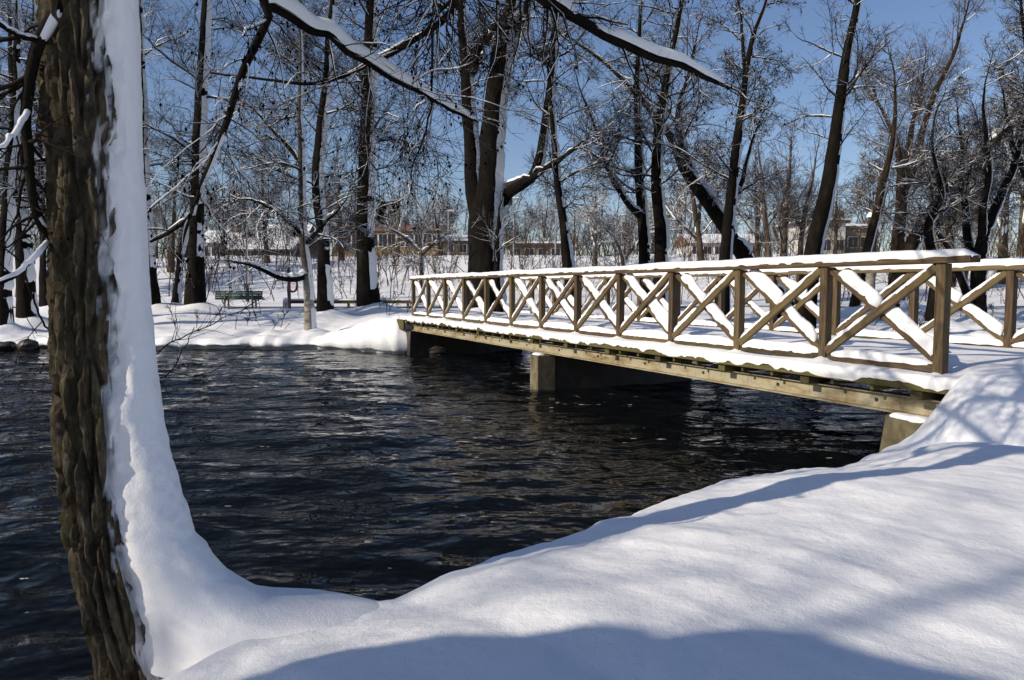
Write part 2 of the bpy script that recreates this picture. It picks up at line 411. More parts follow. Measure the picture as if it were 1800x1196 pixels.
va = np.concatenate([np.linspace(-14, -1.5, 30, endpoint=False), np.linspace(-1.5, 9.5, 330, endpoint=False), np.linspace(9.5, 22, 40)])
ss = np.concatenate([[-0.06], np.linspace(0, 0.3, 26) ** 1.0, np.linspace(0.32, 4.0, 100), np.linspace(4.1, 30, 40)])
A, SS = np.meshgrid(va, ss, indexing='ij')
jag = 0.05 * fbm(A * 1.7, SS * 0 + 1.2, 0, 3) + 0.012 * fbm(A * 9, SS * 0 + 7.7, 0, 3)
B = SHORE(A) + SS + jag * (1 - sstep(0, 0.7, SS))
Zb = near_z(A, SS)
Zb += 0.006 * fbm(A * 6, B * 6, 0, 3) * (SS > 0.05)
XY = A[..., None] * TA + B[..., None] * DB
NB = np.concatenate([XY, Zb[..., None]], -1)
o = obj('snowy_riverbank', mesh_np('snowy_riverbank', NB.reshape(-1, 3), grid_faces(len(va), len(ss))[:, ::-1]), MAT_SNOW)
tag(o, 'smooth deep snow on the near riverbank in front of the camera', kind='structure')

# far side: snowy bank, path, slope up to the houses
TREE_FEET = []                               # filled before the terrain is meshed
def far_edge(x):
    e = 24.6 + 0.9 * np.sin(x * 0.11 + 1) + 0.5 * fbm(x * 0.25, 2.0, 0, 3)
    e = e - 2.5 * np.exp(-((x + 2.9) / 2.3) ** 2) + 1.2 * sstep(4, 12, x)
    return e
def far_z(x, y):
    s = y - far_edge(x)
    lip = 0.30 + 0.10 * fbm(x * 0.9, 5.5, 0, 3) + 0.62 * np.exp(-((x + 3.9) / 1.5) ** 2) + 0.5 * np.exp(-((x + 1.2) / 1.2) ** 2)
    w = 0.5
    r = np.where(s < w, np.sqrt(np.clip(1 - (1 - np.clip(s, 0, w) / w) ** 2, 0, 1)), 1.0)
    z = lip * r + (0.92 - lip) * sstep(0, 11, s)
    z = z + 0.10 * fbm(x * 0.35, y * 0.35, 0, 3) * sstep(0.3, 2.5, s) * (1 - sstep(12, 14, s))
    z = z + 0.07 * fbm(x * 1.7, y * 1.7, 1.0, 3) * sstep(0.2, 0.9, s) * (1 - sstep(3, 6, s))
    up = sstep(43.5, 74, y)
    z = z + 4.0 * up + 0.35 * fbm(x * 0.12, y * 0.12, 3, 3) * up + 3.0 * sstep(80, 400, y)
    z = z + (0.9 - z) * sstep(0, 1, 1 - np.abs(y - 40.0) / 2.2) * 1.0
    z = z + (1.15 - z) * np.exp(-((x + 1.7 + 0.45 * (y - 22.5)) / 1.7) ** 2) * (1 - sstep(23.0, 30, y)) * (s > 0.35)
    return np.where(s < 0, -0.4 * np.clip(-s / 0.08, 0, 1), z)

def tree_foot(x, y, h=0.35, r=0.8): TREE_FEET.append((x, y, h, r))

def build_far_ground():
    x = np.concatenate([np.linspace(-400, -34, 24, endpoint=False), np.linspace(-34, 34, 430, endpoint=False), np.linspace(34, 400, 24)])
    sv = np.concatenate([[-0.1], np.linspace(0, 0.5, 14), np.linspace(0.6, 13, 70), np.linspace(13.5, 60, 60), np.geomspace(64, 700, 18)])
    X, SV = np.meshgrid(x, sv, indexing='ij')
    E = far_edge(X) + 0.16 * fbm(X * 2.2, 3.1, 0, 3) * (1 - sstep(0, 2, SV))
    Y = far_edge(X) + SV
    Z = far_z(X, Y)
    for (fx, fy, h, r) in TREE_FEET:
        q = np.exp(-(((X - fx - 0.25 * r) ** 2 + (Y - fy) ** 2) / r ** 2)); Z = Z + h * q * (SV > 0.3)
    Y = Y + (E - far_edge(X))
    sc_ = 0.13 * np.abs(fbm(X * 1.5, 8.2, 0, 3)) + 0.05 * fbm(X * 5.2, 1.7, 0, 2)
    Y = Y - sc_ * np.exp(-(SV / 0.5) ** 2) * (SV > -0.01)
    Z = Z + 0.5 * sc_ * np.exp(-((SV - 0.35) / 0.35) ** 2) * (SV > 0.05)
    Y[:, 0] += 0.45; Z[:, 0] = -0.3
    Y[:, 1] += 0.26; Z[:, 1] = 0.055 + 0.05 * fbm(x * 2.1, 4.4, 0, 2)
    Z[:, 2] = np.minimum(0.10 + 0.05 * fbm(x * 2.1, 4.4, 0, 2), Z[:, 3] - 0.02)
    V = np.stack([X, Y, Z], -1).reshape(-1, 3)
    o = obj('snowy_ground', mesh_np('snowy_ground', V, grid_faces(len(x), len(sv))[:, ::-1]), MAT_SNOW)
    return tag(o, 'snow covered far bank, slope and land beyond the river', kind='structure')

# water
wx = np.concatenate([np.linspace(-150, -17, 20, endpoint=False), np.linspace(-17, 15, 260, endpoint=False), np.linspace(15, 150, 20)])
wy = np.concatenate([np.linspace(-30, 2.2, 8, endpoint=False), np.geomspace(2.2, 29.5, 230)])
X, Y = np.meshgrid(wx, wy, indexing='ij')
WZ = 0.035 * fbm(X * 0.55, Y * 1.0, 0, 3) + 0.016 * fbm(X * 1.6 + 30, Y * 3.0, 0, 3) + 0.02 * (0.6 - np.abs(fbm(X * 0.9 + 5, Y * 1.8 + 3, 0, 2)))
WZ = WZ - 0.03
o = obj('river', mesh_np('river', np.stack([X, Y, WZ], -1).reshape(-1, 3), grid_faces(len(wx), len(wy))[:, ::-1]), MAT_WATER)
tag(o, 'dark rippled river water flowing under the bridge', kind='structure')

# asphalt path on the far side
px_ = np.linspace(-60, 60, 121); 
V = []
for xx in px_:
    yc = 40 + 0.4 * math.sin(xx * 0.06)
    for yy in (yc - 1.3, yc + 1.3): V.append((xx, yy, 0.925))
o = obj('path', mesh_np('path', V, grid_faces(121, 2)[:, ::-1]), MAT_PATH); tag(o, 'dark cleared path along the far bank behind the bench', kind='structure')

# ------------------------------------------------------------------ the bridge
BR_O = pix(1656, 560, 7.125); BR_E = np.array([-0.4127, 0.9109])
bridge = empty('footbridge', (BR_O[0], BR_O[1], 0), 'snow covered timber footbridge with crossed railings over the river', 'bridge', rz=math.atan2(BR_E[1], BR_E[0]))
BAY = 1.38; NB_ = 12; WIDE = 3.14
# local axes: x along the bridge away from the camera, y out to the near side, z up

BEAMS = {}
def beam_mesh(L, wy, hz, bev=0.006):
    key = (round(L, 3), wy, hz)
    if key in BEAMS: return BEAMS[key]
    bm = bmesh.new()
    bmesh.ops.create_cube(bm, size=1.0, matrix=Matrix.Diagonal((L, wy, hz, 1)))
    if bev: bmesh.ops.bevel(bm, geom=bm.edges[:], offset=bev, segments=1, affect='EDGES')
    me = bpy.data.meshes.new('beam'); bm.to_mesh(me); bm.free(); BEAMS[key] = me
    return me

def beam(name, p0, p1, wy, hz, mat, parent=bridge, bev=0.006):
    """a timber from p0 to p1 in the bridge's own axes; hz is measured square to it in the upright plane"""
    p0, p1 = Vector(p0), Vector(p1); d = p1 - p0; L = d.length
    X = d.normalized(); Yv = Vector((0, 1, 0))
    if abs(X.dot(Yv)) > 0.9: Yv = Vector((1, 0, 0))
    Zv = X.cross(Yv).normalized(); Yv = Zv.cross(X)
    Mx = Matrix((X, Yv, Zv)).transposed().to_4x4(); Mx.translation = (p0 + p1) / 2
    me = beam_mesh(L, wy, hz, bev)
    if len(me.materials) and me.materials[0] is not mat:
        me = me.copy(); me.materials.clear()
    o = obj(name, me, mat, parent); o.matrix_basis = Mx
    return o

def snowcap(name, pts, side, width, height, rng, parent, rough=0.25, droop=0.25, ns=9, up=(0, 0, 1), mat=None, endr=0.08, edge=0.015):
    """rounded loaf of snow along pts (bridge axes), kept as a piece of parent"""
    pts = np.asarray(pts, float); k = len(pts)
    s = np.concatenate([[0], np.cumsum(np.linalg.norm(np.diff(pts, axis=0), axis=1))])
    L = s[-1]; side = np.asarray(side, float); up = np.asarray(up, float)
    o1, o2, o3 = rng.uniform(0, 99, 3)
    h = height * (1 + rough * fbm(s * 1.6 + o1, o2, 0, 3))
    e = np.sqrt(np.clip(1 - np.clip(1 - np.minimum(s, L - s) / endr, 0, 1) ** 2, 0.0, 1))
    h = h * e
    th = np.radians(np.linspace(-115, 115, ns))
    V = []
    for i in range(k):
        wl = width / 2 + edge * fbm(s[i] * 9 + o2, o3, 0, 3); wr = width / 2 + edge * fbm(s[i] * 9 + o3, o1, 0, 3)
        w = np.where(th < 0, wl, wr) * (0.6 + 0.4 * e[i])
        yy = np.sin(th) * w
        zz = np.where(np.cos(th) > 0, np.cos(th) ** 0.8 * 1.0, 0) * h[i] + np.where(np.cos(th) <= 0, np.cos(th) * droop * 0.1 / 0.42, 0)
        jz = 0.006 * fbm(s[i] * 14 + th * 2, o1 + th * 3, 0, 2)
        V.append(pts[i] + side * yy[:, None] + up * (zz + jz)[:, None])
    V = np.concatenate(V)
    o = obj(name, mesh_np(name, V, grid_faces(k, ns)), mat or MAT_SNOW_FINE, parent)
    o.matrix_basis = parent.matrix_basis.inverted() if parent is not bridge else Matrix()
    return o

rb = np.random.default_rng(3)
Z_POST0, Z_POST1 = 1.08, 2.127
for side, yr in ((0, 0.0), (1, -WIDE)):
    near = side == 0
    out = 1 if near else -1
    nb = NB_ 
    for i in range(nb + 1):
        beam('post', (i * BAY, yr, Z_POST0), (i * BAY, yr, Z_POST1), 0.098, 0.098, MAT_WOOD)
    # rails, in lengths of four bays
    tr = beam('top_rail', (-0.30, yr, Z_POST1 + 0.034), (nb * BAY + 0.18, yr, Z_POST1 + 0.034), 0.15, 0.062, MAT_WOOD)
    n = 150
    snowcap('snow', [(x, yr, Z_POST1 + 0.066) for x in np.linspace(-0.31, nb * BAY + 0.17, n)], (0, 1, 0), 0.165, 0.075, rb, tr, 0.22, 0.2, edge=0.016)
    for i in range(nb):
        x0, x1 = i * BAY + 0.049, (i + 1) * BAY - 0.049
        zb = 1.155
        br = beam('bottom_rail', (x0, yr, zb), (x1, yr, zb), 0.045, 0.075, MAT_WOOD_MOSS if rb.random() < 0.5 else MAT_WOOD)
        snowcap('snow', [(x, yr - 0.01 * out, zb + 0.036) for x in np.linspace(x0 + 0.005, x1 - 0.005, 26)], (0, 1, 0), 0.10, rb.uniform(0.05, 0.085), rb, br, 0.3, 0.2, endr=0.30)
        zl, zh = zb + 0.06, Z_POST1 - 0.03
        # falling to the near end: carries the deep wind-packed snow
        b1 = beam('brace', (x1, yr - 0.024, zh), (x0, yr - 0.024, zl), 0.045, 0.078, MAT_WOOD)
        b2 = beam('brace', (x1, yr + 0.024, zl), (x0, yr + 0.024, zh), 0.045, 0.085, MAT_WOOD)
        dv = np.array([x1 - x0, 0, zh - zl]); L = np.linalg.norm(dv); dv /= L
        upv = np.array([-dv[2], 0, dv[0]])
        A0, B0 = np.array([x1, yr - 0.024, zh]), np.array([x0, yr - 0.024, zl])
        for t0, t1 in ((0.03 + 0.05 * rb.random(), 0.475), (0.50, 0.97 - 0.08 * rb.random())):
            pts = [A0 + (B0 - A0) * t + upv * 0.030 for t in np.linspace(t0, t1, 20)]
            snowcap('snow', pts, (0, 1, 0), 0.088, rb.uniform(0.085, 0.125), rb, b1, 0.42, 0.06, edge=0.026, up=upv * 0.92 + np.array([-0.25, 0, 0.15]), endr=0.10)
        dv2 = np.array([x0 - x1, 0, zh - zl]); dv2 /= np.linalg.norm(dv2); up2 = np.array([dv2[2], 0, -dv2[0]])
        A1, B1 = np.array([x1, yr + 0.024, zl]), np.array([x0, yr + 0.024, zh])
        for t0, t1 in ((0.03, 0.44), (0.54, 0.97)):
            pts = [A1 + (B1 - A1) * t + up2 * 0.038 for t in np.linspace(t0, t1, 14)]
            snowcap('snow', pts, (0, 1, 0), 0.055, rb.uniform(0.015, 0.045), rb, b2, 0.3, 0.1, up=up2, endr=0.12, edge=0.008)

# deck, edge boards, cross beams, girders
XL = NB_ * BAY
deck = beam('deck', (-0.35, -WIDE / 2, 1.025), (XL + 0.35, -WIDE / 2, 1.025), WIDE + 0.40, 0.046, MAT_WOOD_MOSS)
for y in (0.212, -WIDE - 0.212):
    for i in range(4):
        x0 = -0.35 + i * (XL + 0.7) / 4; x1 = x0 + (XL + 0.7) / 4 - 0.006
        beam('edge_board', (x0, y, 0.992), (x1, y, 0.992), 0.026, 0.085, MAT_WOOD_MOSS)
for i in range(NB_ + 1):
    beam('crossbeam', (i * BAY + 0.10, 0.185, 0.916), (i * BAY + 0.10, -WIDE - 0.185, 0.916), 0.125, 0.115, MAT_WOOD_MOSS)
    if i < NB_:
        for f, w in ((0.36, 0.04), (0.72, 0.04)):
            beam('joist', (i * BAY + 0.10 + f * BAY, 0.19, 0.940), (i * BAY + 0.10 + f * BAY, -WIDE - 0.19, 0.940), w, 0.10, MAT_WOOD_MOSS)
for y in (-0.03, -WIDE + 0.03):
    g = Geo()
    def gb(x0, x1, y0, y1, z0, z1):
        V = [(x, yy, z) for x in (x0, x1) for yy in (y0, y1) for z in (z0, z1)]
        g.add(V, [[0,1,3,2],[4,6,7,5],[0,4,5,1],[2,3,7,6],[0,2,6,4],[1,5,7,3]])
    gb(-0.15, XL + 0.25, y - 0.012, y + 0.012, 0.69, 0.842); gb(-0.15, XL + 0.25, y - 0.07, y + 0.07, 0.844, 0.856); gb(-0.15, XL + 0.25, y - 0.07, y + 0.07, 0.672, 0.688)
    go = g.build('girder', MAT_GIRDER, bridge, smooth=False)
    for i in range(NB_):
        bo = beam('bolt', (i * BAY + 0.7, y + 0.012, 0.77), (i * BAY + 0.7, y + 0.03, 0.77), 0.035, 0.035, MAT_IRON, go)
# snow lying over the whole deck with a ragged lip along the edges
xs = np.linspace(-0.95, XL + 0.6, 430); yo = np.concatenate([[0.235, 0.245, 0.235, 0.21], np.linspace(0.17, 0.06, 5), np.linspace(0.0, -WIDE, 40), np.linspace(-WIDE - 0.06, -WIDE - 0.17, 4), [-WIDE - 0.21, -WIDE - 0.24, -WIDE - 0.235]])
zo = np.concatenate([[-0.055, -0.015, 0.028, 0.045], np.full(5, 0.05), np.interp(np.linspace(0, 1, 40), [0, 0.1, 0.25, 0.75, 0.9, 1], [0.055, 0.12, 0.15, 0.15, 0.12, 0.055]), np.full(4, 0.05), [0.045, 0.02, -0.03]])
XX, _ = np.meshgrid(xs, yo, indexing='ij'); YY = np.tile(yo, (len(xs), 1)); ZZ = np.tile(zo, (len(xs), 1))
lipn = fbm(XX * 2.1, 3.3, 0, 2) * 0.6 + fbm(XX * 7.5, 1.3, 0, 3) * 0.5
ed = np.zeros(len(yo)); ed[:4] = (1.0, 0.8, 0.5, 0.15)
YY = YY + ed * 0.022 * lipn
ZZ = ZZ + np.where(np.arange(len(yo)) < 2, 1, 0) * (0.05 * lipn - 0.012 * (lipn < 0)) + 0.02 * fbm(XX * 1.3, YY * 1.6, 0, 3) * (np.arange(len(yo)) > 5)
for i in range(NB_ + 1):
    ZZ = ZZ + 0.05 * np.exp(-((XX - i * BAY) / 0.07) ** 2 - ((YY - 0.02) / 0.09) ** 2)
ZZ = ZZ - 0.22 * sstep(-0.5, -0.95, XX)
V = np.stack([XX, YY, 1.05 + ZZ], -1)
o = obj('snow', mesh_np('snow', V.reshape(-1, 3), grid_faces(len(xs), len(yo))[:, ::-1]), MAT_SNOW_FINE, deck); o.matrix_basis = deck.matrix_basis.inverted()

def prism(name, quad_xz, y0, y1, mat, parent=bridge):
    n = len(quad_xz); bm = bmesh.new()
    a = [bm.verts.new((x, y0, z)) for x, z in quad_xz]; c = [bm.verts.new((x, y1, z)) for x, z in quad_xz]
    bm.faces.new(a); bm.faces.new(c[::-1])
    for i in range(n): bm.faces.new((a[i], a[(i + 1) % n], c[(i + 1) % n], c[i])[::-1])
    bmesh.ops.recalc_face_normals(bm, faces=bm.faces[:])
    bmesh.ops.bevel(bm, geom=bm.edges[:], offset=0.012, segments=1, affect='EDGES')
    me = bpy.data.meshes.new(name); bm.to_mesh(me); bm.free()
    return obj(name, me, mat, parent)
PX = 8.15
pier = prism('pier', [(PX - 0.17, -0.6), (PX + 0.17, -0.6), (PX + 0.16, 0.645), (PX - 0.16, 0.645)], 0.24, -0.14, MAT_CONC)
prism('pier_wall', [(PX - 0.15, -0.6), (PX + 0.15, -0.6), (PX + 0.14, 0.64), (PX - 0.14, 0.64)], -0.143, -WIDE - 0.2, MAT_STONE)  # shade under the deck is painted in by the wall's darker colour
snowcap('snow', [(x, 0.15, 0.645) for x in np.linspace(PX - 0.15, PX + 0.15, 12)], (0, 1, 0), 0.16, 0.035, rb, pier, 0.2, 0.2)
ab = prism('abutment', [(-0.6, -0.6), (0.62, -0.6), (0.42, 0.668), (-0.6, 0.668)], 0.20, -WIDE - 0.2, MAT_CONC)
snowcap('snow', [(x, 0.13, 0.668) for x in np.linspace(-0.1, 0.40, 14)], (0, 1, 0), 0.14, 0.035, rb, ab, 0.2, 0.2)
prism('abutment', [(XL + 0.15, -0.6), (XL + 1.2, -0.6), (XL + 1.2, 0.668), (XL - 0.05, 0.668)], 0.12, -WIDE - 0.35, MAT_STONE)
prism('abutment_board', [(XL + 0.05, 0.70), (XL + 1.0, 0.70), (XL + 1.0, 0.99), (XL + 0.05, 0.99)], 0.30, 0.235, MAT_WOOD_MOSS)

# ------------------------------------------------------------------ the near alder
alder = empty('alder_tree', (0, 0, 0), 'big near alder with furrowed bark and a thick stripe of snow on its right side', 'tree')
R_AL = np.random.default_rng(21)
D_AL = 2.72
tp = [(262, 1290, 2.68), (240, 1195, 2.69), (215, 1090, 2.70), (192, 990, 2.71), (176, 880, 2.72), (168, 760, 2.72), (163, 620, 2.72), (160, 450, 2.72), (156, 250, 2.72), (150, 50, 2.72), (146, -100, 2.72), (150, -330, 2.75), (165, -600, 2.8), (150, -1100, 2.9), (170, -1700, 3.0)]
tw = [104, 98, 96, 96, 100, 106, 108, 110, 114, 120, 120, 112, 100, 80, 50]
kpx = D_AL / 1350
TP, TR = spline([pix(*q) for q in tp], [w * kpx * 0.60 for w in tw], 600)
alder.location = (float(TP[60, 0]), float(TP[60, 1]), 0.3); AB = np.array(alder.location)
# furrowed surface
NS = 130
th = np.arange(NS) / NS * 2 * math.pi
dz = np.concatenate([[0], np.cumsum(np.linalg.norm(np.diff(TP, axis=0), axis=1))])
TH, DZ = np.meshgrid(th, dz); cx, sx_ = np.cos(TH), np.sin(TH)
wq = 0.85 * fbm(cx * 2.2, sx_ * 2.2, DZ * 2.0, 3); wq2 = 0.5 * fbm(cx * 2.2 + 40, sx_ * 2.2, DZ * 3.0, 3)
def crack(f, fz, o): return np.abs(vnoise(cx * f + wq * 2 + o, sx_ * f + wq2 * 2, DZ * fz + o) + 0.35 * vnoise(cx * f * 2.1 + o, sx_ * f * 2.1, DZ * fz * 2.2))
def plates(nu, sv, o):
    """cracked plates round the trunk: distance to the nearest joint between cells"""
    u = TH / (2 * math.pi) * nu + 0.55 * wq; v = DZ / sv + 0.5 * wq2
    iu, iv = np.floor(u), np.floor(v); f1 = np.full(u.shape, 9.0); f2 = np.full(u.shape, 9.0)
    for du in (-1, 0, 1):
        for dv in (-1, 0, 1):
            cu, cv = iu + du, iv + dv; wu = np.mod(cu, nu)
            px = cu + 0.5 + 0.42 * hash3(wu, cv, np.full(u.shape, o)); py = cv + 0.5 + 0.48 * hash3(wu + 57, cv, np.full(u.shape, o))
            dd = np.sqrt((px - u) ** 2 + (0.75 * (py - v)) ** 2)
            f2 = np.where(dd < f1, f1, np.minimum(f2, dd)); f1 = np.minimum(f1, dd)
    return f2 - f1
p1 = plates(21, 0.34, 3); p2 = plates(44, 0.12, 11)
c1 = sstep(0.03, 0.30, p1); c2 = sstep(0.0, 0.22, p2)
fib = np.abs(fbm(cx * 13 + wq, sx_ * 13, DZ * 2.6, 3))
disp = 0.026 * c1 + 0.008 * c1 * c2 + 0.012 * np.minimum(fib * 1.6, 1) * c1 + 0.007 * fbm(cx * 15, sx_ * 15, DZ * 18, 3) * c1 - 0.004 + 0.010 * vnoise(cx * 4, sx_ * 4, DZ * 5) - 0.034
Tt, U, W = frames(TP[None]); U, W = U[0], W[0]
RR = TR[:, None] * (1 + 0.05 * fbm(cx * 1.2, sx_ * 1.2, DZ * 1.5, 2)) + disp
V = TP[:, None, :] + (U[:, None] * np.cos(TH)[..., None] + W[:, None] * np.sin(TH)[..., None]) * RR[..., None]
tme = mesh_np('trunk', V.reshape(-1, 3) - AB, grid_faces(len(TP), NS, True))
# wind-blown flecks of snow caught in the bark beside the packed stripe
nrm = (V - TP[:, None, :]); az = np.arctan2(nrm[..., 1], nrm[..., 0]); lead = np.degrees(math.atan2(-0.222, 0.975) - az) - 25
fleck = np.clip(1 - lead / 30, 0, 1) * (lead > -40) 
fleck = fleck * 0.8 - 0.74 + 0.42 * fbm(cx * 9, sx_ * 9, DZ * 12, 4) + 0.25 * (1 - c1)
at = tme.attributes.new('snow_fleck', 'FLOAT', 'POINT'); at.data.foreach_set('value', np.clip(fleck * 6, 0, 1).astype(np.float32).ravel())
obj('trunk', tme, MAT_BARK_NEAR, alder)
# wind-packed snow on the right of the trunk, flaring into a drift at the foot
n0, n1 = 26, 430
kk = np.arange(n0, n1); zz = TP[kk, 2]
# flare of the drift against height (right-hand edge in the photo)
edge_px = [(1330, 900), (1196, 860), (1110, 760), (1083, 660), (1070, 560), (1055, 470), (1012, 392), (940, 332), (850, 301), (750, 277), (640, 262), (500, 250), (300, 239), (0, 230), (-700, 215)]
ez = np.array([pix(x, y, D_AL)[2] for y, x in edge_px]); ex = np.array([pix(x, y, D_AL)[0] for y, x in edge_px])
order = np.argsort(ez)
right = np.interp(zz, ez[order], ex[order])
DIRS = np.array([0.975, -0.222]); DIRP = np.array([0.222, 0.975])     # drift runs right and a little towards the camera
NA = 70
av = np.radians(np.linspace(-25, 84, NA))
e = np.maximum(right - TP[kk, 0], TR[kk] + 0.01)
Aa, Ee = np.meshgrid(av, e); _, Zg = np.meshgrid(av, zz); _, R0 = np.meshgrid(av, TR[kk])
ragged = 0.10 * fbm(Zg * 2.3, 0.3, 0, 3) + 0.10 * fbm(Zg * 6.1, Aa * 5.5, 0.3, 4) + 0.045 * fbm(Zg * 27, Aa * 14, 7.3, 3)
Aa2 = Aa + np.where(Aa < 0, ragged * np.abs(Aa / av[0]), 0)
fl = np.clip((Ee - R0 - 0.06) / 0.5, 0, 1)
ri = np.clip((Aa - av[0]) / np.radians(34 + 12 * fl), 0, 1); fa_ = np.clip((Aa - math.radians(12)) / math.radians(72), 0, 1)
wgt = np.sin(ri * math.pi / 2) ** (1 + 0.5 * fl) * np.cos(fa_ * math.pi / 2) ** (1 + 1.5 * fl)
rad = R0 * 0.985 + (Ee - R0) * wgt
lump = (0.003 * fbm(Zg * 9, Aa * 3, 0, 3) + 0.006 * fbm(Zg * 28, Aa * 9, 1.0, 3) * (0.25 + 0.7 * sstep(1.5, 1.0, Zg) * sstep(0.6, 0.9, Zg))) 
thick = np.clip((Aa - av[0]) / math.radians(18), 0, 1) + 0.0
rad = rad + lump * np.clip(thick, 0.2, 1) + 0.016 * thick ** 0.8 - 0.020 * (1 - thick) + 0.024 * fbm(Zg * 14, Aa * 7, 2.0, 4) * (1 - thick) * (thick > 0.02) - 0.06 * sstep(0.9, 1.0, (Aa - av[0]) / (av[-1] - av[0])) - 0.03 * (thick < 0.03)
cxy = TP[kk, :2][:, None, :]
XYd = cxy + (DIRS * np.cos(Aa2)[..., None] + DIRP * np.sin(Aa2)[..., None]) * rad[..., None]
V = np.concatenate([XYd, Zg[..., None]], -1)
obj('snow_drift', mesh_np('snow_drift', V.reshape(-1, 3) - AB, grid_faces(len(kk), NA)), MAT_SNOW_FINE, alder)

def limb(pts, w0, w1, n=40):
    P = [pix(*q) for q in pts]
    d = np.array([q[2] for q in pts]); w = np.linspace(w0, w1, len(pts))
    return spline(P, w * d / 1350 * 0.5, n)

def cones(geo, P, R, rng, count, size=0.011):
    n, k, _ = P.shape
    i = rng.integers(0, n, count); j = rng.integers(1, k, count)
    c = P[i, j] + rng.normal(size=(count, 3)) * 0.012 - np.array([0, 0, 0.012])
    s = size * rng.uniform(0.6, 1.2, count)[:, None, None]
    base = np.array([[0, 0, 1.5], [0.8, 0, 0.2], [0, 0.8, 0.2], [-0.8, 0, 0.2], [0, -0.8, 0.2], [0, 0, -1.3]])
    V = c[:, None, :] + base[None] * s
    f = np.array([[0, 1, 2, 2], [0, 2, 3, 3], [0, 3, 4, 4], [0, 4, 1, 1], [5, 2, 1, 1], [5, 3, 2, 2], [5, 4, 3, 3], [5, 1, 4, 4]])
    # quads with a doubled corner are cleaned up by validate; use a split octahedron instead
    f = np.array([[0, 1, 5, 2], [0, 2, 5, 3], [0, 3, 5, 4], [0, 4, 5, 1]])
    F = (f[None] + (np.arange(count) * 6)[:, None, None]).reshape(-1, 4)
    geo.add(V, F)

LIMBS = {
 'a': ([(150, -260, 2.75), (260, -330, 2.9), (370, -200, 3.2), (440, -70, 3.4), (470, 20, 3.5), (470, 35, 3.5), (428, 125, 3.5), (400, 210, 3.5), (378, 270, 3.5), (352, 330, 3.5), (335, 378, 3.5), (300, 405, 3.5), (262, 425, 3.6)], 22, 5),
 'b': ([(462, 5, 3.48), (500, 25, 3.6), (548, 55, 3.7), (580, 62, 3.75), (612, 92, 3.8), (645, 110, 3.85), (690, 140, 3.9), (745, 168, 4.0), (795, 195, 4.1), (838, 213, 4.2)], 15, 4),
 'c': ([(150, -420, 2.78), (400, -420, 3.0), (700, -260, 3.5), (860, -100, 3.9), (945, -8, 4.2), (1002, 28, 4.3), (1060, 62, 4.4), (1110, 84, 4.5), (1152, 103, 4.6), (1202, 116, 4.7), (1245, 138, 4.8), (1300, 158, 4.9)], 30, 6),
 'd': ([(500, -400, 3.2), (720, -200, 3.8), (800, -20, 4.3), (786, 30, 4.4), (758, 52, 4.4), (700, 86, 4.4), (650, 110, 4.4), (600, 135, 4.4), (540, 148, 4.4), (450, 138, 4.4), (370, 125, 4.4)], 17, 3),
 'e': ([(125, -60, 2.66), (100, 15, 2.6), (68, 70, 2.58), (54, 120, 2.58), (46, 200, 2.58), (50, 265, 2.58), (55, 330, 2.58), (66, 380, 2.6), (88, 412, 2.66), (112, 445, 2.74)], 24, 10),
 'f': ([(66, 72, 2.58), (40, 65, 2.5), (15, 55, 2.45), (-30, 20, 2.4)], 8, 5),
 'g': ([(48, 195, 2.58), (25, 235, 2.5), (-5, 262, 2.45), (-70, 300, 2.4)], 9, 6),
 'h': ([(84, 425, 2.65), (66, 448, 2.55), (35, 478, 2.5), (0, 497, 2.45), (-70, 520, 2.4)], 8, 6),
 'i': ([(760, 52, 4.4), (760, 110, 4.4), (757, 190, 4.4), (742, 250, 4.4), (724, 295, 4.4), (724, 335, 4.4)], 5, 2),
 'j': ([(40, 470, 2.9), (60, 530, 2.9), (88, 585, 2.9), (112, 612, 2.9)], 4, 3),
 'k': ([(250, 672, 2.85), (275, 665, 2.95), (300, 655, 3.0), (325, 610, 3.05), (345, 575, 3.1)], 3.4, 1.2),
 'l': ([(300, 655, 3.0), (350, 660, 3.05), (395, 640, 3.1), (440, 610, 3.15)], 1.6, 1.0),
 'm': ([(255, 640, 2.85), (305, 600, 2.95), (370, 572, 3.05), (430, 545, 3.1), (470, 520, 3.15)], 2.6, 1.0),
}
ac = Geo(); asn = Geo()
hp = np.arange(36) / 35.0
top_i = np.linspace(283, 590, 36).astype(int)
AP, AR = TP[top_i][None], TR[top_i][None]
a1, ar1 = grow(AP, AR, R_AL, 25, 0.18, (50, 90), 1, 12, 0.13, 0.05, 0.45, 0.010, 6, 1.0, llen=3.8, bias=(0.8, 0.5, 0))
a2, ar2 = grow(a1, ar1, R_AL, 190, 0.15, (30, 75), 0.5, 8, 0.18, 0.0, 0.6, 0.005, 2.5, 0.3)
a3, ar3 = grow(a2, ar2, R_AL, 1300, 0.1, (25, 70), 0.55, 4, 0.2, 0.0, 0.65, 0.003, 1.2, 0.15)
a4, ar4 = grow(a3, ar3, R_AL, 3200, 0.1, (25, 70), 0.6, 2, 0.2, 0.0, 0.7, 0.0022, 0.7, 0.1)
keep = lambda P: P[:, 0, 2] > EYE + 0.42 * np.maximum(P[:, :, 1].max(1), 0) + 0.15
for p_, r_, sd_ in ((a1, ar1, 6), (a2, ar2, 4), (a3, ar3, 3), (a4, ar4, 3)):
    q_ = (p_[:, :, 2] > EYE + 0.41 * np.maximum(p_[:, :, 1], 0)).all(1); tubes(ac, p_[q_], r_[q_], sd_)
ac.build('crown', MAT_TWIG, alder, AB); snow_shell(asn, a1, ar1, R_AL, 0.6, 0, 0.3, 5, 0.05, 62)
LP, LR = [], []
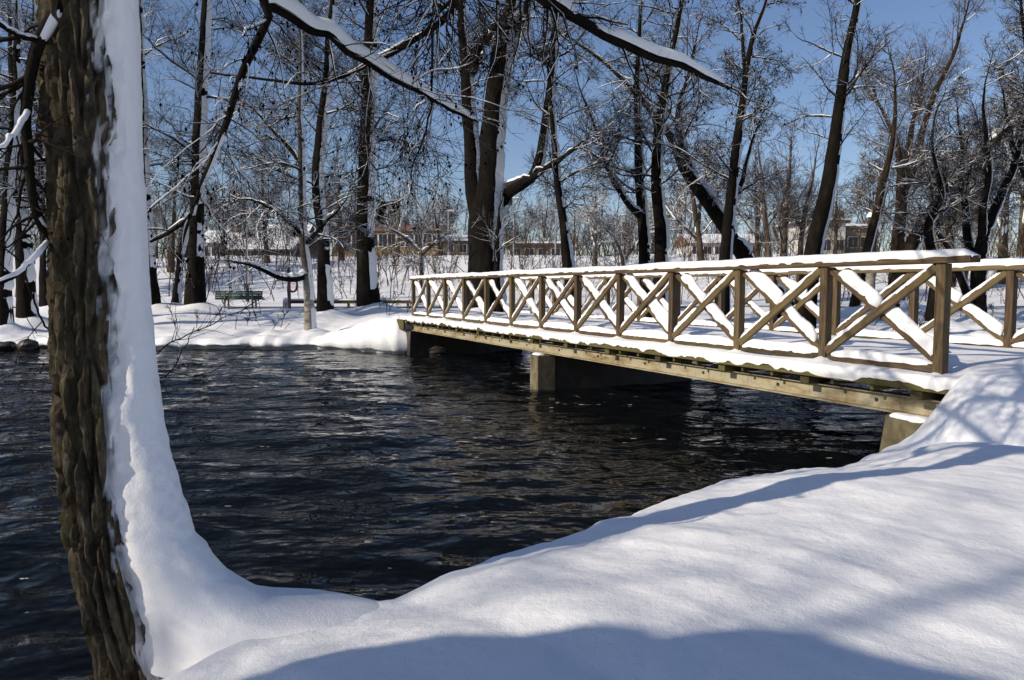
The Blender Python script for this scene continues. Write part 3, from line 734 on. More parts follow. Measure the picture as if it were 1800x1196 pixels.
for key, (pts, w0, w1) in LIMBS.items():
    P, R = limb(pts, w0, w1, 40)
    P = P + 0.010 * np.stack([fbm(np.linspace(0, 9, 40), ord(key) * 1.0 + q, 0, 3) for q in (0, 5, 9)], -1) * np.linspace(0, 1, 40)[:, None]
    LP.append(P); LR.append(R)
LP = np.array(LP); LR = np.array(LR)
g = Geo(); tubes(g, LP, LR, 9); g.build('limbs', MAT_BARK, alder, AB)
sg = Geo()
sel = [0, 1, 2, 3, 4, 5, 6, 7]
snow_shell(sg, LP[[0, 3, 4, 5, 6, 7]], LR[[0, 3, 4, 5, 6, 7]], R_AL, 0.8, 0.0, 0.40, 7, 0.05, 66)
snow_shell(sg, LP[[1, 2]], LR[[1, 2]], R_AL, 2.6, 0.1, 0.05, 7, 0.10, 88)
vis = [0, 1, 2, 3, 8]
g = Geo()
C1, CR1 = grow(LP[vis], LR[vis], R_AL, 125, 0.28, (35, 75), 0.2, 9, 0.17, -0.02, 0.26, 0.0026, 1.1, 0.25, llen=4.0)
C2, CR2 = grow(C1, CR1, R_AL, 1000, 0.15, (30, 70), 0.6, 6, 0.15, -0.01, 0.7, 0.0017, 0.55, 0.08)
C3, CR3 = grow(C2, CR2, R_AL, 2200, 0.1, (25, 65), 0.6, 3, 0.15, 0, 0.7, 0.0012, 0.3, 0.05)
E1, ER1 = grow(LP[[4, 5, 6, 7, 9]], LR[[4, 5, 6, 7, 9]], R_AL, 40, 0.2, (35, 80), 0.25, 8, 0.2, -0.03, 0.5, 0.0025, 0.6, 0.15, bias=(-1.2, 0.5, 0), llen=1.6)
E2, ER2 = grow(E1, ER1, R_AL, 130, 0.15, (30, 75), 0.6, 5, 0.25, 0, 0.7, 0.0014, 0.3, 0.06)
K2, KR2 = grow(LP[[10, 11, 12]], LR[[10, 11, 12]], R_AL, 26, 0.2, (30, 70), 0.3, 5, 0.25, 0.02, 0.7, 0.0012, 0.25, 0.06, llen=0.6)
for a_, b_ in ((C1, CR1), (C2, CR2), (C3, CR3), (E1, ER1), (E2, ER2), (K2, KR2)): tubes(g, a_, b_, 4)
g.build('twigs', MAT_TWIG, alder, AB)
snow_shell(sg, C1, CR1 * 1.2, R_AL, 0.7, 0, 0.5, 4, 0.02, 60)
sg.build('snow', MAT_SNOW_TREE, alder, AB)
g = Geo(); cones(g, C2, CR2, R_AL, 900, 0.0075); cones(g, E2, ER2, R_AL, 120, 0.005)
tag(g.build('cones', MAT_CONE, alder, AB, smooth=False), kind='stuff')

# ------------------------------------------------------------------ generated trees
def tree(name, label, cat, d, stems, seed, n1=34, n2=9, n3=6, n4=2, tmin=0.35, l1=3.6, ang1=(40, 80), trop=0.03, curl=0.14, droop=0.0, bark=None, twig=None,
         snow=1.0, vert=0.5, ncone=0, group=None, foot=True, sides=12, rmin=0.0062, knob=0.10, tri=3, depth_spread=1.0, l2=0.55, l3=0.55, gap=0.25):
    rng = np.random.default_rng(seed)
    bark = bark or MAT_BARK; twig = twig or MAT_TWIG
    SP, SR = [], []
    for st in stems:
        pts = [pix(q[0], q[1], d + (q[3] if len(q) > 3 else 0)) for q in st]; rad = [q[2] * d / 1350 * 0.5 for q in st]
        P, R = spline(pts, rad, 36)
        amp = np.linspace(0, 1, 36)[:, None] * knob
        P = P + amp * np.stack([fbm(np.linspace(0, 6, 36) + seed, q * 7.7 + seed, 0, 3) for q in range(3)], -1) * np.array([1, 1, 0.2])
        SP.append(P); SR.append(R)
    SP, SR = np.array(SP), np.array(SR)
    SR = SR * (1 - 0.85 * np.linspace(0, 1, 36) ** 3)[None]
    base = SP[0, 0].copy()
    gz = float(far_z(np.array(base[0]), np.array(base[1])))
    if foot: tree_foot(base[0], base[1], 0.16 + 0.8 * SR[0, 0], 0.35 + 1.5 * SR[0, 0])
    SP[0, 0, 2] = min(SP[0, 0, 2], gz - 0.15); base[2] = gz
    fl = np.exp(-np.linspace(0, 1, 36) * 14)
    SRf = SR.copy(); SRf[0] *= 1 + 0.45 * fl
    root = empty(name, tuple(float(v) for v in base), label, cat, group)
    # trunk with an uneven round
    g = Geo()
    n, k, _ = SP.shape; T, U, W = frames(SP); a = np.arange(sides) / sides * 2 * math.pi
    un = 1 + 0.10 * fbm(np.cos(a)[None, None] * 1.4 + np.arange(n)[:, None, None] * 5, np.sin(a)[None, None] * 1.4, SP[:, :, 2:3] * 1.3 + seed, 3)
    V = SP[:, :, None, :] + (SRf[:, :, None] * un)[..., None] * (U[:, :, None, :] * np.cos(a)[:, None] + W[:, :, None, :] * np.sin(a)[:, None])
    f = grid_faces(k, sides, True); g.add(V[0], f); g.build('trunk', bark, root, base)
    for q in range(1, n):
        g = Geo(); g.add(V[q], f); g.build('limb', MAT_BARK if bark is MAT_BIRCH else bark, root, base)
    wgt = SP
    C1, R1 = grow(SP, SR, rng, n1, tmin, ang1, 1.0, 11, curl, trop, 0.45, rmin * 2.2, 8, 0.5, 0.9, droop=droop, llen=l1)
    Cb, Rb = grow(SP, SR, rng, 5 * len(SP), 0.70, (10, 38), 1.0, 11, curl, trop, 0.75, rmin * 2, 4, 0.6, 1.0, llen=max(1.4, 0.75 * l1))
    C1 = np.concatenate([C1, Cb]); R1 = np.concatenate([R1, Rb])
    C2, R2 = grow(C1, R1, rng, n1 * n2, 0.15, (30, 75), l2, 6, curl * 1.2, trop, 0.6, rmin * 1.4, 3.5, 0.3, droop=droop)
    C3, R3 = grow(C2, R2, rng, int(n1 * n2 * n3 * (1.25 if d < 36 else 1.0)), 0.1, (25, 70), l3, 3, curl * 1.3, trop * 0.7, 0.65, rmin, 1.6, 0.15, droop=droop)
    g = Geo()
    tubes(g, C1, R1, 6); tubes(g, C2, R2, 3); tubes(g, C3, R3, 3)
    if n4:
        C4, R4 = grow(C3, R3, rng, int(n1 * n2 * n3 * n4 * 0.9), 0.1, (25, 70), 0.6, 2, curl * 1.3, 0, 0.7, rmin * 0.8, 0.8, 0.10, droop=droop)
        tubes(g, C4, R4, 3)
    g.build('crown', twig, root, base)
    if snow > 0:
        sg = Geo()
        snow_shell(sg, C1, R1, rng, snow * 1.2, 0, gap - 0.08, 4, 0.07, 75)
        snow_shell(sg, C2, R2 * 1.05, rng, snow * 1.2, 0, gap - 0.06, 3, 0.05, 75)
        if n3: 
            q = rng.random(len(C3)) < 0.7
            snow_shell(sg, C3[q], R3[q] * 1.1, rng, snow * 0.8, 0, gap + 0.1, 3, 0.03, 66)
        SPs, SRs = SP[:, :, :], SR * 1.02
        fi = np.linspace(0, 35, 90); f0 = np.clip(fi.astype(int), 0, 34); fu = fi - f0
        SPs = SP[:, f0] * (1 - fu)[None, :, None] + SP[:, f0 + 1] * fu[None, :, None]; SRs = SR[:, f0] * (1 - fu) + SR[:, f0 + 1] * fu
        SRs = SRs * (1 + 0.05 * fbm(fi[None] * 0.9, np.arange(len(SP))[:, None] * 9.0 + seed, 0, 3))
        snow_shell(sg, SPs, SRs * 1.02, rng, snow * 1.3, vert, -0.04, 7, 0.18, 66)
        sg.build('snow', MAT_SNOW_TREE, root, base)
    if ncone:
        g = Geo(); cones(g, C3, R3, rng, ncone, 0.024); tag(g.build('cones', MAT_CONE, root, base, smooth=False), kind='stuff')
    return root

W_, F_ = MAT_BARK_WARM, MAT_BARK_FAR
tree('oak_tree', 'dark straight tree standing just left of the green bench', 'tree', 34,
     [[(343, 541, 27), (346, 380, 24), (352, 200, 22), (364, 0, 18), (372, -200, 12), (376, -420, 5)]], 11, 36, 9, 6, 2, 0.25, 3.6, (50, 90), 0.02)
tree('leaning_tree', 'thin leaning trunk between the near alder and the tree by the bench', 'tree', 35,
     [[(308, 540, 13), (317, 460, 12), (330, 400, 10), (352, 330, 7), (380, 240, 4)]], 12, 14, 7, 5, 1, 0.4, 2.2)
tree('ash_tree', 'slim tree half hidden by the snowy edge of the near alder', 'tree', 34,
     [[(270, 538, 19), (262, 440, 17), (254, 300, 14), (250, 100, 11), (246, -150, 6)]], 13, 24, 8, 5, 2, 0.3, 3.2)
tree('birch_tree', 'birch with pale lower trunk and snow piled in its fork at the water edge', 'tree', 25.6,
     [[(545, 594, 17), (543, 530, 16), (540, 480, 17), (533, 420, 14), (530, 300, 12), (527, 120, 9), (523, -20, 7), (520, -180, 3)],
      [(540, 485, 11), (518, 492, 9, -0.3), (490, 488, 8, -0.6), (455, 472, 7, -0.9), (420, 463, 5, -1.1), (370, 455, 3, -1.3)],
      [(533, 420, 9), (515, 395, 7, -0.2), (480, 370, 6, -0.4), (440, 352, 5, -0.4), (395, 350, 2.5, -0.4)],
      [(530, 290, 8), (510, 262, 7, 0.2), (478, 228, 6, 0.4), (440, 190, 4, 0.5), (400, 165, 2.5, 0.5)],
      [(536, 430, 8), (560, 405, 6, -0.5), (592, 370, 5, -0.8), (615, 330, 3, -1.0)]], 14, 46, 8, 6, 2, 0.2, 2.3, (45, 90), 0.0, 0.17, bark=MAT_BIRCH, ncone=700, snow=1.3)
tree('alder_tree', 'dark tree close behind the birch, snow plastered up its right side', 'tree', 31,
     [[(572, 552, 24), (568, 440, 21), (560, 330, 19), (566, 230, 18), (577, 120, 15), (586, 0, 12), (592, -200, 6)]], 15, 36, 9, 6, 2, 0.25, 3.0, ncone=600, vert=1.0, knob=0.18)
tree('alder_tree', 'stout dark trunk with a low rail beside it, left of the bridge end', 'tree', 33,
     [[(648, 548, 33), (642, 420, 29), (645, 250, 28), (650, 100, 27), (653, 0, 23), (657, -200, 15), (660, -420, 6)]], 16, 38, 9, 6, 2, 0.25, 3.6, (50, 95), 0.0, ncone=700, vert=0.6)
tree('old_lime_tree', 'massive many-stemmed black tree rising behind the far end of the bridge', 'tree', 26.5,
     [[(852, 560, 57.6), (852, 480, 55.8), (852, 410, 55.8), (855, 355, 54.0), (860, 320, 45.0), (868, 200, 41.4), (880, 90, 37.8), (902, 0, 27.0), (915, -120, 18.0), (920, -300, 7.2)],
      [(842, 380, 36.0), (831, 320, 30.6), (826, 220, 23.4), (817, 110, 19.8), (810, 0, 16.2), (800, -150, 9.0)],
      [(868, 400, 28.8), (884, 350, 22.5), (908, 330, 18.9, -0.3), (934, 312, 16.2, -0.5), (953, 258, 14.4, -0.6), (963, 180, 13.5, -0.6), (975, 60, 13.5, -0.6), (988, -20, 9.9, -0.6), (1000, -160, 5.4, -0.6)],
      [(880, 110, 23.4), (905, 70, 19.8, 0.4), (925, 20, 16.2, 0.6), (945, -60, 10.8, 0.8)],
      [(826, 130, 18.0), (838, 90, 16.2, -0.5), (862, 60, 14.4, -0.9), (900, 20, 10.8, -1.2)],
      [(915, 325, 12.6, -0.4), (955, 300, 9.9, -1.0), (1000, 270, 7.2, -1.6), (1040, 235, 4.5, -2.0)],
      [(878, 560, 19.8, -0.4), (874, 480, 16.2, -0.45), (876, 400, 12.6, -0.4), (880, 345, 9.0, -0.3)]], 17, 54, 9, 6, 2, 0.35, 2.8, vert=1.0, knob=0.14, sides=16)
tree('young_alder', 'slender leaning trunk with a snowy right edge just right of the black multi-stem tree', 'tree', 25.5,
     [[(1008, 560, 19), (998, 470, 17), (990, 390, 15), (976, 300, 12), (968, 200, 10), (962, 90, 7), (955, -40, 4)]], 18, 26, 8, 5, 2, 0.3, 2.2, vert=1.2)
tree('twin_alder', 'left of two upright trunks standing close together behind the bridge middle', 'tree', 28,
     [[(1136, 560, 20), (1130, 400, 18), (1122, 270, 15), (1118, 130, 11), (1128, -10, 8), (1140, -150, 4)],
      [(1128, 385, 11), (1100, 355, 9, -0.3), (1072, 305, 8, -0.5), (1050, 240, 6, -0.6), (1020, 160, 4, -0.6), (1000, 90, 3, -0.6)]], 19, 36, 8, 6, 2, 0.25, 2.6, vert=0.9, snow=1.2)
tree('twin_alder', 'right of two upright trunks standing close together behind the bridge middle', 'tree', 27,
     [[(1158, 560, 23), (1162, 420, 21), (1152, 310, 19), (1163, 200, 17), (1184, 90, 14), (1203, -10, 10), (1220, -180, 5)]], 20, 34, 8, 6, 2, 0.25, 2.8, vert=1.0, snow=1.2)
tree('fallen_willow', 'thick snow-topped trunk leaning hard left behind the slim straight trunk', 'tree', 31,
     [[(1390, 548, 27.2), (1330, 480, 25.5), (1290, 425, 24.6), (1245, 360, 22.1), (1205, 300, 19.6), (1176, 235, 15.3), (1120, 165, 11.0), (1050, 100, 9.3), (970, 50, 5.1)],
      [(1270, 395, 11.9), (1300, 330, 9.3, 0.5), (1320, 260, 6.8, 0.9), (1350, 180, 4.2, 1.2)],
      [(1215, 310, 13.6), (1190, 210, 10.2, 0.6), (1215, 120, 7.6, 1.0), (1235, 20, 5.1, 1.3)]], 22, 34, 8, 6, 1, 0.15, 2.8, vert=1.0, snow=1.5)
tree('alder_tree', 'slim dark trunk curving up right, with cone clusters, over the bridge middle bays', 'tree', 25,
     [[(1268, 560, 22), (1275, 440, 20), (1290, 300, 17), (1308, 170, 14), (1325, 75, 12), (1352, -10, 9), (1372, -130, 4)],
      [(1312, 160, 8), (1306, 90, 7, 0.2), (1303, 20, 5, 0.3), (1290, -80, 3, 0.4)]], 23, 40, 8, 6, 2, 0.25, 2.1, ncone=700, vert=0.5)
tree('alder_tree', 'long dark trunk leaning right against open blue sky above the bridge', 'tree', 24,
     [[(1412, 560, 31), (1432, 430, 28), (1455, 335, 26), (1470, 225, 22), (1488, 100, 18), (1503, 0, 15), (1515, -110, 10), (1530, -300, 4)]], 24, 24, 7, 5, 1, 0.3, 2.4, vert=0.35, snow=1.0)
tree('round_crowned_tree', 'bushy far tree with brown rounded crown left of the long leaning trunk', 'tree', 46,
     [[(1382, 540, 15), (1378, 440, 13), (1385, 340, 10), (1392, 220, 5)], [(1352, 540, 12), (1350, 430, 11), (1340, 330, 8), (1330, 240, 4)], [(1404, 540, 12), (1408, 430, 10), (1425, 330, 7), (1440, 240, 4)]],
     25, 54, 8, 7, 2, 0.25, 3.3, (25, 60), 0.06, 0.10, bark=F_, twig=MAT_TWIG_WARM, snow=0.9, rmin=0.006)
tree('bare_maple', 'thin bending tree just right of the long leaning trunk', 'tree', 35,
     [[(1500, 548, 15), (1520, 455, 14), (1546, 350, 13), (1566, 260, 11), (1571, 150, 8), (1560, 60, 4)]], 26, 26, 8, 6, 1, 0.3, 2.8, bark=W_, twig=MAT_TWIG_WARM, snow=1.1)
tree('white_willow', 'wide willow with a fine brushed dome of twigs against the sky at right', 'tree', 38,
     [[(1574, 550, 25), (1578, 430, 23), (1585, 330, 18), (1570, 240, 11), (1540, 170, 6), (1520, 110, 3)],
      [(1582, 360, 16), (1610, 280, 13), (1630, 200, 10), (1672, 100, 8), (1700, 20, 5), (1715, -60, 3)],
      [(1582, 340, 12), (1600, 240, 9, 0.5), (1620, 150, 6, 0.9), (1630, 80, 3, 1.1)]],
     27, 54, 9, 7, 2, 0.35, 3.2, (15, 45), 0.10, 0.08, bark=W_, twig=MAT_TWIG_WARM, snow=1.0, rmin=0.005, l2=0.6, l3=0.7)
tree('leaning_willow', 'snow-striped trunk slanting up to the right across the dense trees at right', 'tree', 33,
     [[(1560, 552, 24), (1585, 470, 22), (1612, 410, 21), (1650, 355, 19), (1720, 282, 17), (1800, 200, 14), (1880, 130, 9)],
      [(1605, 420, 12), (1640, 370, 10, -1), (1655, 345, 8, -1.3), (1640, 300, 6, -1.5), (1650, 240, 4, -1.7)]], 28, 38, 9, 6, 2, 0.2, 2.6, (30, 80), 0.05, bark=W_, twig=MAT_TWIG_WARM, snow=1.6, vert=1.0)
tree('forked_willow', 'dark forked tree with several bowed stems near the right edge, over the far railing', 'tree', 30,
     [[(1716, 560, 24), (1722, 470, 22), (1728, 410, 18), (1755, 355, 14), (1780, 300, 12), (1800, 220, 10), (1830, 100, 6)],
      [(1712, 470, 15), (1700, 410, 13, 0.5), (1692, 330, 11, 0.8), (1690, 250, 8, 1.0), (1675, 170, 5, 1.2)],
      [(1724, 430, 13), (1730, 350, 11, -0.5), (1738, 270, 9, -0.8), (1728, 190, 6, -1.0), (1740, 90, 4, -1.0)],
      [(1700, 520, 12), (1672, 450, 10, 0.4), (1650, 400, 9, 0.6), (1665, 330, 7, 0.8), (1640, 270, 4, 0.9)]], 29, 56, 9, 6, 2, 0.3, 2.2, (25, 75), 0.06, 0.16, snow=1.5, vert=0.8)
tree('crooked_tree', 'crooked dark trunk rising behind the last post of the near railing', 'tree', 29,
     [[(1640, 560, 20), (1645, 480, 18), (1630, 400, 14), (1655, 340, 11), (1640, 240, 7), (1660, 150, 4)]], 30, 30, 9, 6, 1, 0.2, 2.2, (30, 80), 0.05, snow=1.5)
tree('edge_willow', 'dark twiggy tree cut off by the right edge of the view', 'tree', 32,
     [[(1850, 560, 28), (1840, 430, 25), (1830, 300, 20), (1810, 150, 14), (1795, 20, 9), (1790, -100, 4)],
      [(1836, 380, 14), (1800, 300, 11, -0.5), (1770, 220, 8, -0.8), (1760, 130, 5, -1.0)]], 31, 50, 9, 7, 2, 0.25, 2.8, (25, 70), 0.05, 0.14, twig=MAT_TWIG, snow=1.2)
tree('golden_willow', 'rounded golden brown willow glowing behind the dark stems at right', 'tree', 52,
     [[(1672, 545, 18), (1670, 430, 15), (1665, 340, 10), (1660, 270, 5)], [(1690, 545, 14), (1700, 420, 11), (1712, 330, 8), (1718, 270, 4)]],
     32, 54, 8, 7, 2, 0.3, 3.2, (20, 60), 0.05, 0.10, droop=0.3, bark=W_, twig=MAT_TWIG_GOLD, snow=0.5, rmin=0.007)
# left of the near alder
for i, (a_, lab) in enumerate((
    ([(6, 552, 22), (10, 420, 20), (22, 250, 18), (30, 80, 15), (34, -120, 9)], 'dark trunk at the left edge, furthest left of the far bank'),
    ([(48, 556, 27), (40, 420, 25), (28, 300, 22), (24, 150, 20), (20, -20, 16), (18, -200, 9)], 'broad dark trunk seen through the hanging branch left of the near alder'),
    ([(84, 556, 22), (80, 430, 20), (76, 280, 18), (60, 120, 15), (58, -60, 10)], 'dark trunk close to the left side of the near alder'))):
    tree('shoreline_tree', lab, 'tree', (27, 29, 33)[i], [a_], 40 + i, 34, 8, 6, 2, 0.2, 3.0, (40, 90), 0.02, snow=1.2, vert=0.8)
tree('small_snowy_tree', 'small spreading snow-laden tree in front of the yellow building', 'tree', 42,
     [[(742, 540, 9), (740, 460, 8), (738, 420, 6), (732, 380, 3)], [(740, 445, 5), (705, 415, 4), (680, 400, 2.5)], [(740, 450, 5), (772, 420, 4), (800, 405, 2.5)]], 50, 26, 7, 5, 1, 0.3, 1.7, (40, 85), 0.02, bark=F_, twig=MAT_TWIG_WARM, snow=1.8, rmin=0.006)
tree('small_snowy_tree', 'low snowy tree spreading sideways right of the slender leaning trunk', 'tree', 36,
     [[(1098, 540, 10), (1095, 470, 8), (1080, 420, 6), (1050, 390, 3)], [(1095, 460, 6), (1130, 420, 4), (1180, 400, 2.5)]], 51, 28, 7, 5, 1, 0.3, 1.8, (40, 85), 0.02, bark=F_, twig=MAT_TWIG_WARM, snow=1.8, rmin=0.006)
tree('thin_sapling', 'thin sapling standing on the snowy slope behind the green bench', 'tree', 45,
     [[(435, 520, 4.5), (434, 450, 4), (432, 380, 3), (430, 300, 1.5)]], 52, 22, 6, 4, 1, 0.25, 1.3, (30, 60), 0.05, bark=F_, twig=MAT_TWIG_WARM, snow=0.6, rmin=0.006)

# farther trees, each its own
far_specs = [
 (300, 60, 250, 'brown bare tree beyond the slope, left of the grey-green house'), (390, 72, 300, 'bare tree rising behind the grey-green house roof'),
 (470, 66, 260, 'bare tree between the house and the birch'), (600, 70, 250, 'bare tree beyond the slope just right of the birch'),
 (700, 78, 300, 'pale bare tree left of the massive black tree, behind the yellow building'), (775, 74, 330, 'reddish brown rounded tree at the right end of the yellow building'),
 (925, 70, 370, 'low bare tree in the gap right of the massive black tree'), (1045, 62, 300, 'bare tree beyond the slope behind the slender leaning trunk'),
 (1105, 75, 340, 'far bare tree left of the two close trunks'), (1235, 58, 220, 'bare tree beyond the fallen willow'),
 (1330, 64, 260, 'bare tree behind the round brown crown'), (1465, 62, 300, 'bare tree beside the white block, right of the long leaning trunk'),
 (1530, 60, 240, 'far bare tree behind the thin bending tree'), (1625, 60, 220, 'far bare tree behind the willow dome'),
 (1760, 55, 130, 'tall far bare tree behind the forked willow'), (1790, 70, 200, 'far bare tree at the right edge behind the twiggy crown'),
 (170, 55, 200, 'far bare tree hidden mostly behind the near alder'), (40, 50, 180, 'far bare tree behind the trunks at the left edge'), (110, 60, 230, 'far bare tree just left of the near alder, beyond the slope')]
skyline = 'one of the brown bare trees of the far wood along the skyline'
rs_ = np.random.default_rng(404)
for k_ in range(34):
    far_specs.append((-60 + 57 * k_ + rs_.uniform(-20, 20), rs_.uniform(84, 112), rs_.uniform(315, 385), skyline))
PROTO = []
for i, (x, d, top, lab) in enumerate(far_specs):
    r_ = np.random.default_rng(100 + i); wx_ = (x - 900) / 1350 * d
    gz = float(far_z(np.array(wx_), np.array(float(d))))
    by = 507 + (EYE - gz) / d * 1350
    hm = (by - top) * d / 1350
    grp = 'skyline wood trees' if lab is skyline else 'bare trees beyond the slope'
    if i < 4:
        hgt = by - top; lean = r_.uniform(-18, 18); sgn = -1 if i % 2 else 1
        st = [[(x, by, 0.045 * hgt), (x + lean * 0.4, by - 0.35 * hgt, 0.034 * hgt), (x + lean * 0.8, by - 0.7 * hgt, 0.02 * hgt), (x + lean, top, 0.006 * hgt)],
              [(x + lean * 0.3, by - 0.3 * hgt, 0.024 * hgt), (x + lean + sgn * 0.10 * hgt, by - 0.55 * hgt, 0.015 * hgt), (x + lean + sgn * 0.17 * hgt, by - 0.82 * hgt, 0.005 * hgt)],
              [(x + lean * 0.2, by - 0.22 * hgt, 0.018 * hgt), (x + lean - sgn * 0.12 * hgt, by - 0.45 * hgt, 0.012 * hgt), (x + lean - sgn * 0.18 * hgt, by - 0.7 * hgt, 0.004 * hgt)]]
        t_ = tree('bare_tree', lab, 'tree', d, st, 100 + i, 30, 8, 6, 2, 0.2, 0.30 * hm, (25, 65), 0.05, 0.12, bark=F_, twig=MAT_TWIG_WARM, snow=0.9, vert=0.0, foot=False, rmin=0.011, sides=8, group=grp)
        PROTO.append((t_, hm))
    else:
        src, sh = PROTO[i % 4]; c_ = src.copy(); COL.objects.link(c_); c_['label'] = lab; c_['group'] = grp
        c_.location = (wx_, d, gz); c_.rotation_euler = (0, 0, r_.uniform(0, 6.28)); q_ = hm / sh; c_.scale = (q_ * r_.uniform(0.85, 1.2), q_ * r_.uniform(0.85, 1.2), q_)
        for ch in src.children:
            k_ = ch.copy(); COL.objects.link(k_); k_.parent = c_

# trees behind the camera that throw the shadows on the near snow
def shade_tree(label, stems, seed, n1, l1):
    rng = np.random.default_rng(seed)
    SP, SR = [], []
    for st in stems:
        P, R = spline([q[:3] for q in st], [q[3] for q in st], 36); SP.append(P); SR.append(R)
    SP, SR = np.array(SP), np.array(SR); base = SP[0, 0]
    root = empty('bank_tree', tuple(float(v) for v in base), label, 'tree')
    g = Geo(); tubes(g, SP, SR, 14); g.build('trunk', MAT_BARK, root, base)
    C1, R1 = grow(SP, SR, rng, n1, 0.4, (40, 80), 1, 12, 0.14, 0.03, 0.4, 0.01, 8, 0.5, llen=l1)
    C2, R2 = grow(C1, R1, rng, n1 * 6, 0.15, (30, 75), 0.5, 8, 0.16, 0.02, 0.6, 0.006, 3, 0.3)
    g = Geo(); tubes(g, C1, R1, 6); tubes(g, C2, R2, 4); g.build('crown', MAT_TWIG, root, base)
    sg = Geo(); snow_shell(sg, C1, R1, rng, 1.0, 0, 0.25, 5); snow_shell(sg, SP, SR, rng, 1, 0.4, 0.3, 7); sg.build('snow', MAT_SNOW_TREE, root, base)
    return root
SH = np.array([-0.898, -0.44]); TE = math.tan(SUN_EL)
def up_sun(px, py, d, L, off=(0, 0)):
    p = pix(px, py, d); return (p[0] + SH[0] * L + off[0], p[1] + SH[1] * L + off[1], p[2] + TE * L)
lowlimb = [up_sun(1990, 1640, 1.45, 4.5) + (0.42,), up_sun(1700, 1470, 1.65, 4.6) + (0.40,), up_sun(1300, 1350, 1.85, 4.7) + (0.38,), up_sun(900, 1310, 1.90, 4.8) + (0.36,), up_sun(600, 1345, 1.85, 5.0) + (0.33,), up_sun(200, 1460, 1.7, 5.2) + (0.28,)]
lowlimb = [(x_, y_, z_, w_) for (x_, y_, z_, _), w_ in zip(lowlimb[::-1], (0.40, 0.38, 0.36, 0.34, 0.30, 0.24))]
q0, q1 = lowlimb[0], lowlimb[-1]
shade_tree('big bare tree with a thick low limb on the near bank, behind the viewer',
           [[(q0[0] - 3.2, q0[1] - 2.6, 0.5, 0.55), (q0[0] - 3.0, q0[1] - 2.2, 1.6, 0.48), (q0[0] - 1.4, q0[1] - 0.8, q0[2] - 0.3, 0.43)] + lowlimb + [(q1[0] + 0.9, q1[1] - 1.1, q1[2] + 0.5, 0.12)]], 61, 2, 0.8)
shade_tree('tall bare tree on the near bank, left of and behind the viewer',
           [[(-15.2, -5.7, 0.6, 0.22), (-15.2, -5.6, 5, 0.11), (-14.9, -5.5, 10, 0.055), (-14.8, -5.3, 15, 0.03)],
            [(-15.2, -5.6, 5.5, 0.07), (-14.6, -4.1, 7.5, 0.05), (-14.0, -2.6, 9.5, 0.035), (-13.6, -1.5, 12, 0.015)],
            [(-15.2, -5.6, 4.0, 0.07), (-14.2, -4.3, 5.5, 0.05), (-13.0, -3.3, 6.8, 0.035), (-11.8, -2.5, 8.4, 0.015)]], 62, 46, 2.8)
shade_tree('spreading bare tree further back on the near bank, behind the viewer',
           [[(-4.5, -6.2, 0.8, 0.25), (-4.4, -6.0, 4, 0.2), (-4.0, -5.8, 7.5, 0.12), (-4.0, -5.8, 11, 0.04)]], 63, 26, 3.2)

build_far_ground()

# ------------------------------------------------------------------ far bank furniture
def box_np(g, c, s):
    x, y, z = c; a, b_, d_ = s[0] / 2, s[1] / 2, s[2] / 2
    V = [(x + i * a, y + j * b_, z + k * d_) for i in (-1, 1) for j in (-1, 1) for k in (-1, 1)]
    g.add(V, [[0,1,3,2],[4,6,7,5],[0,4,5,1],[2,3,7,6],[0,2,6,4],[1,5,7,3]])
def part(name, c, s, mat, parent):
    g = Geo(); box_np(g, c, s); return g.build(name, mat, parent, smooth=False)
def mound(name, x0, x1, y, z, w, h, parent, seed=1, n=24):
    """small loaf of snow along x"""
    xs = np.linspace(x0, x1, n); th = np.radians(np.linspace(-100, 100, 7)); e = np.sqrt(np.clip(1 - np.clip(1 - np.minimum(xs - x0, x1 - xs) / 0.08, 0, 1) ** 2, 0, 1))
    hh = h * (1 + 0.2 * fbm(xs * 2 + seed, seed * 3.3, 0, 3)) * e
    V = np.stack([np.repeat(xs[:, None], 7, 1), y + np.sin(th)[None] * w / 2 * np.ones((n, 1)), z + np.maximum(np.cos(th)[None], -0.1) * hh[:, None]], -1)
    return obj(name, mesh_np(name, V.reshape(-1, 3), grid_faces(n, 7)[:, ::-1]), MAT_SNOW_TREE, parent)

bp = pix(420, 547, 36.6); bz = float(far_z(np.array(bp[0]), np.array(36.6))) - 0.02
bench = empty('park_bench', (bp[0], 36.6, bz), 'green slatted park bench seen from behind on the far bank', 'bench')
for i in range(4): part('back_slat', (0, 0.02 * i, 0.47 + i * 0.105), (2.25, 0.03, 0.092), MAT_GREEN, bench)
for i in range(4): part('seat_slat', (0, 0.14 + i * 0.11, 0.43), (2.25, 0.095, 0.03), MAT_GREEN, bench)
for x in (-0.66, 0.66):
    part('leg', (x, -0.03, 0.42), (0.075, 0.045, 0.84), MAT_POST_GREY, bench); part('leg', (x, 0.48, 0.205), (0.07, 0.05, 0.41), MAT_POST_GREY, bench)
    part('armrest', (x, 0.24, 0.395), (0.06, 0.5, 0.035), MAT_POST_GREY, bench)
mound('snow', -1.12, 1.12, 0.28, 0.445, 0.4, 0.1, bench, 3)

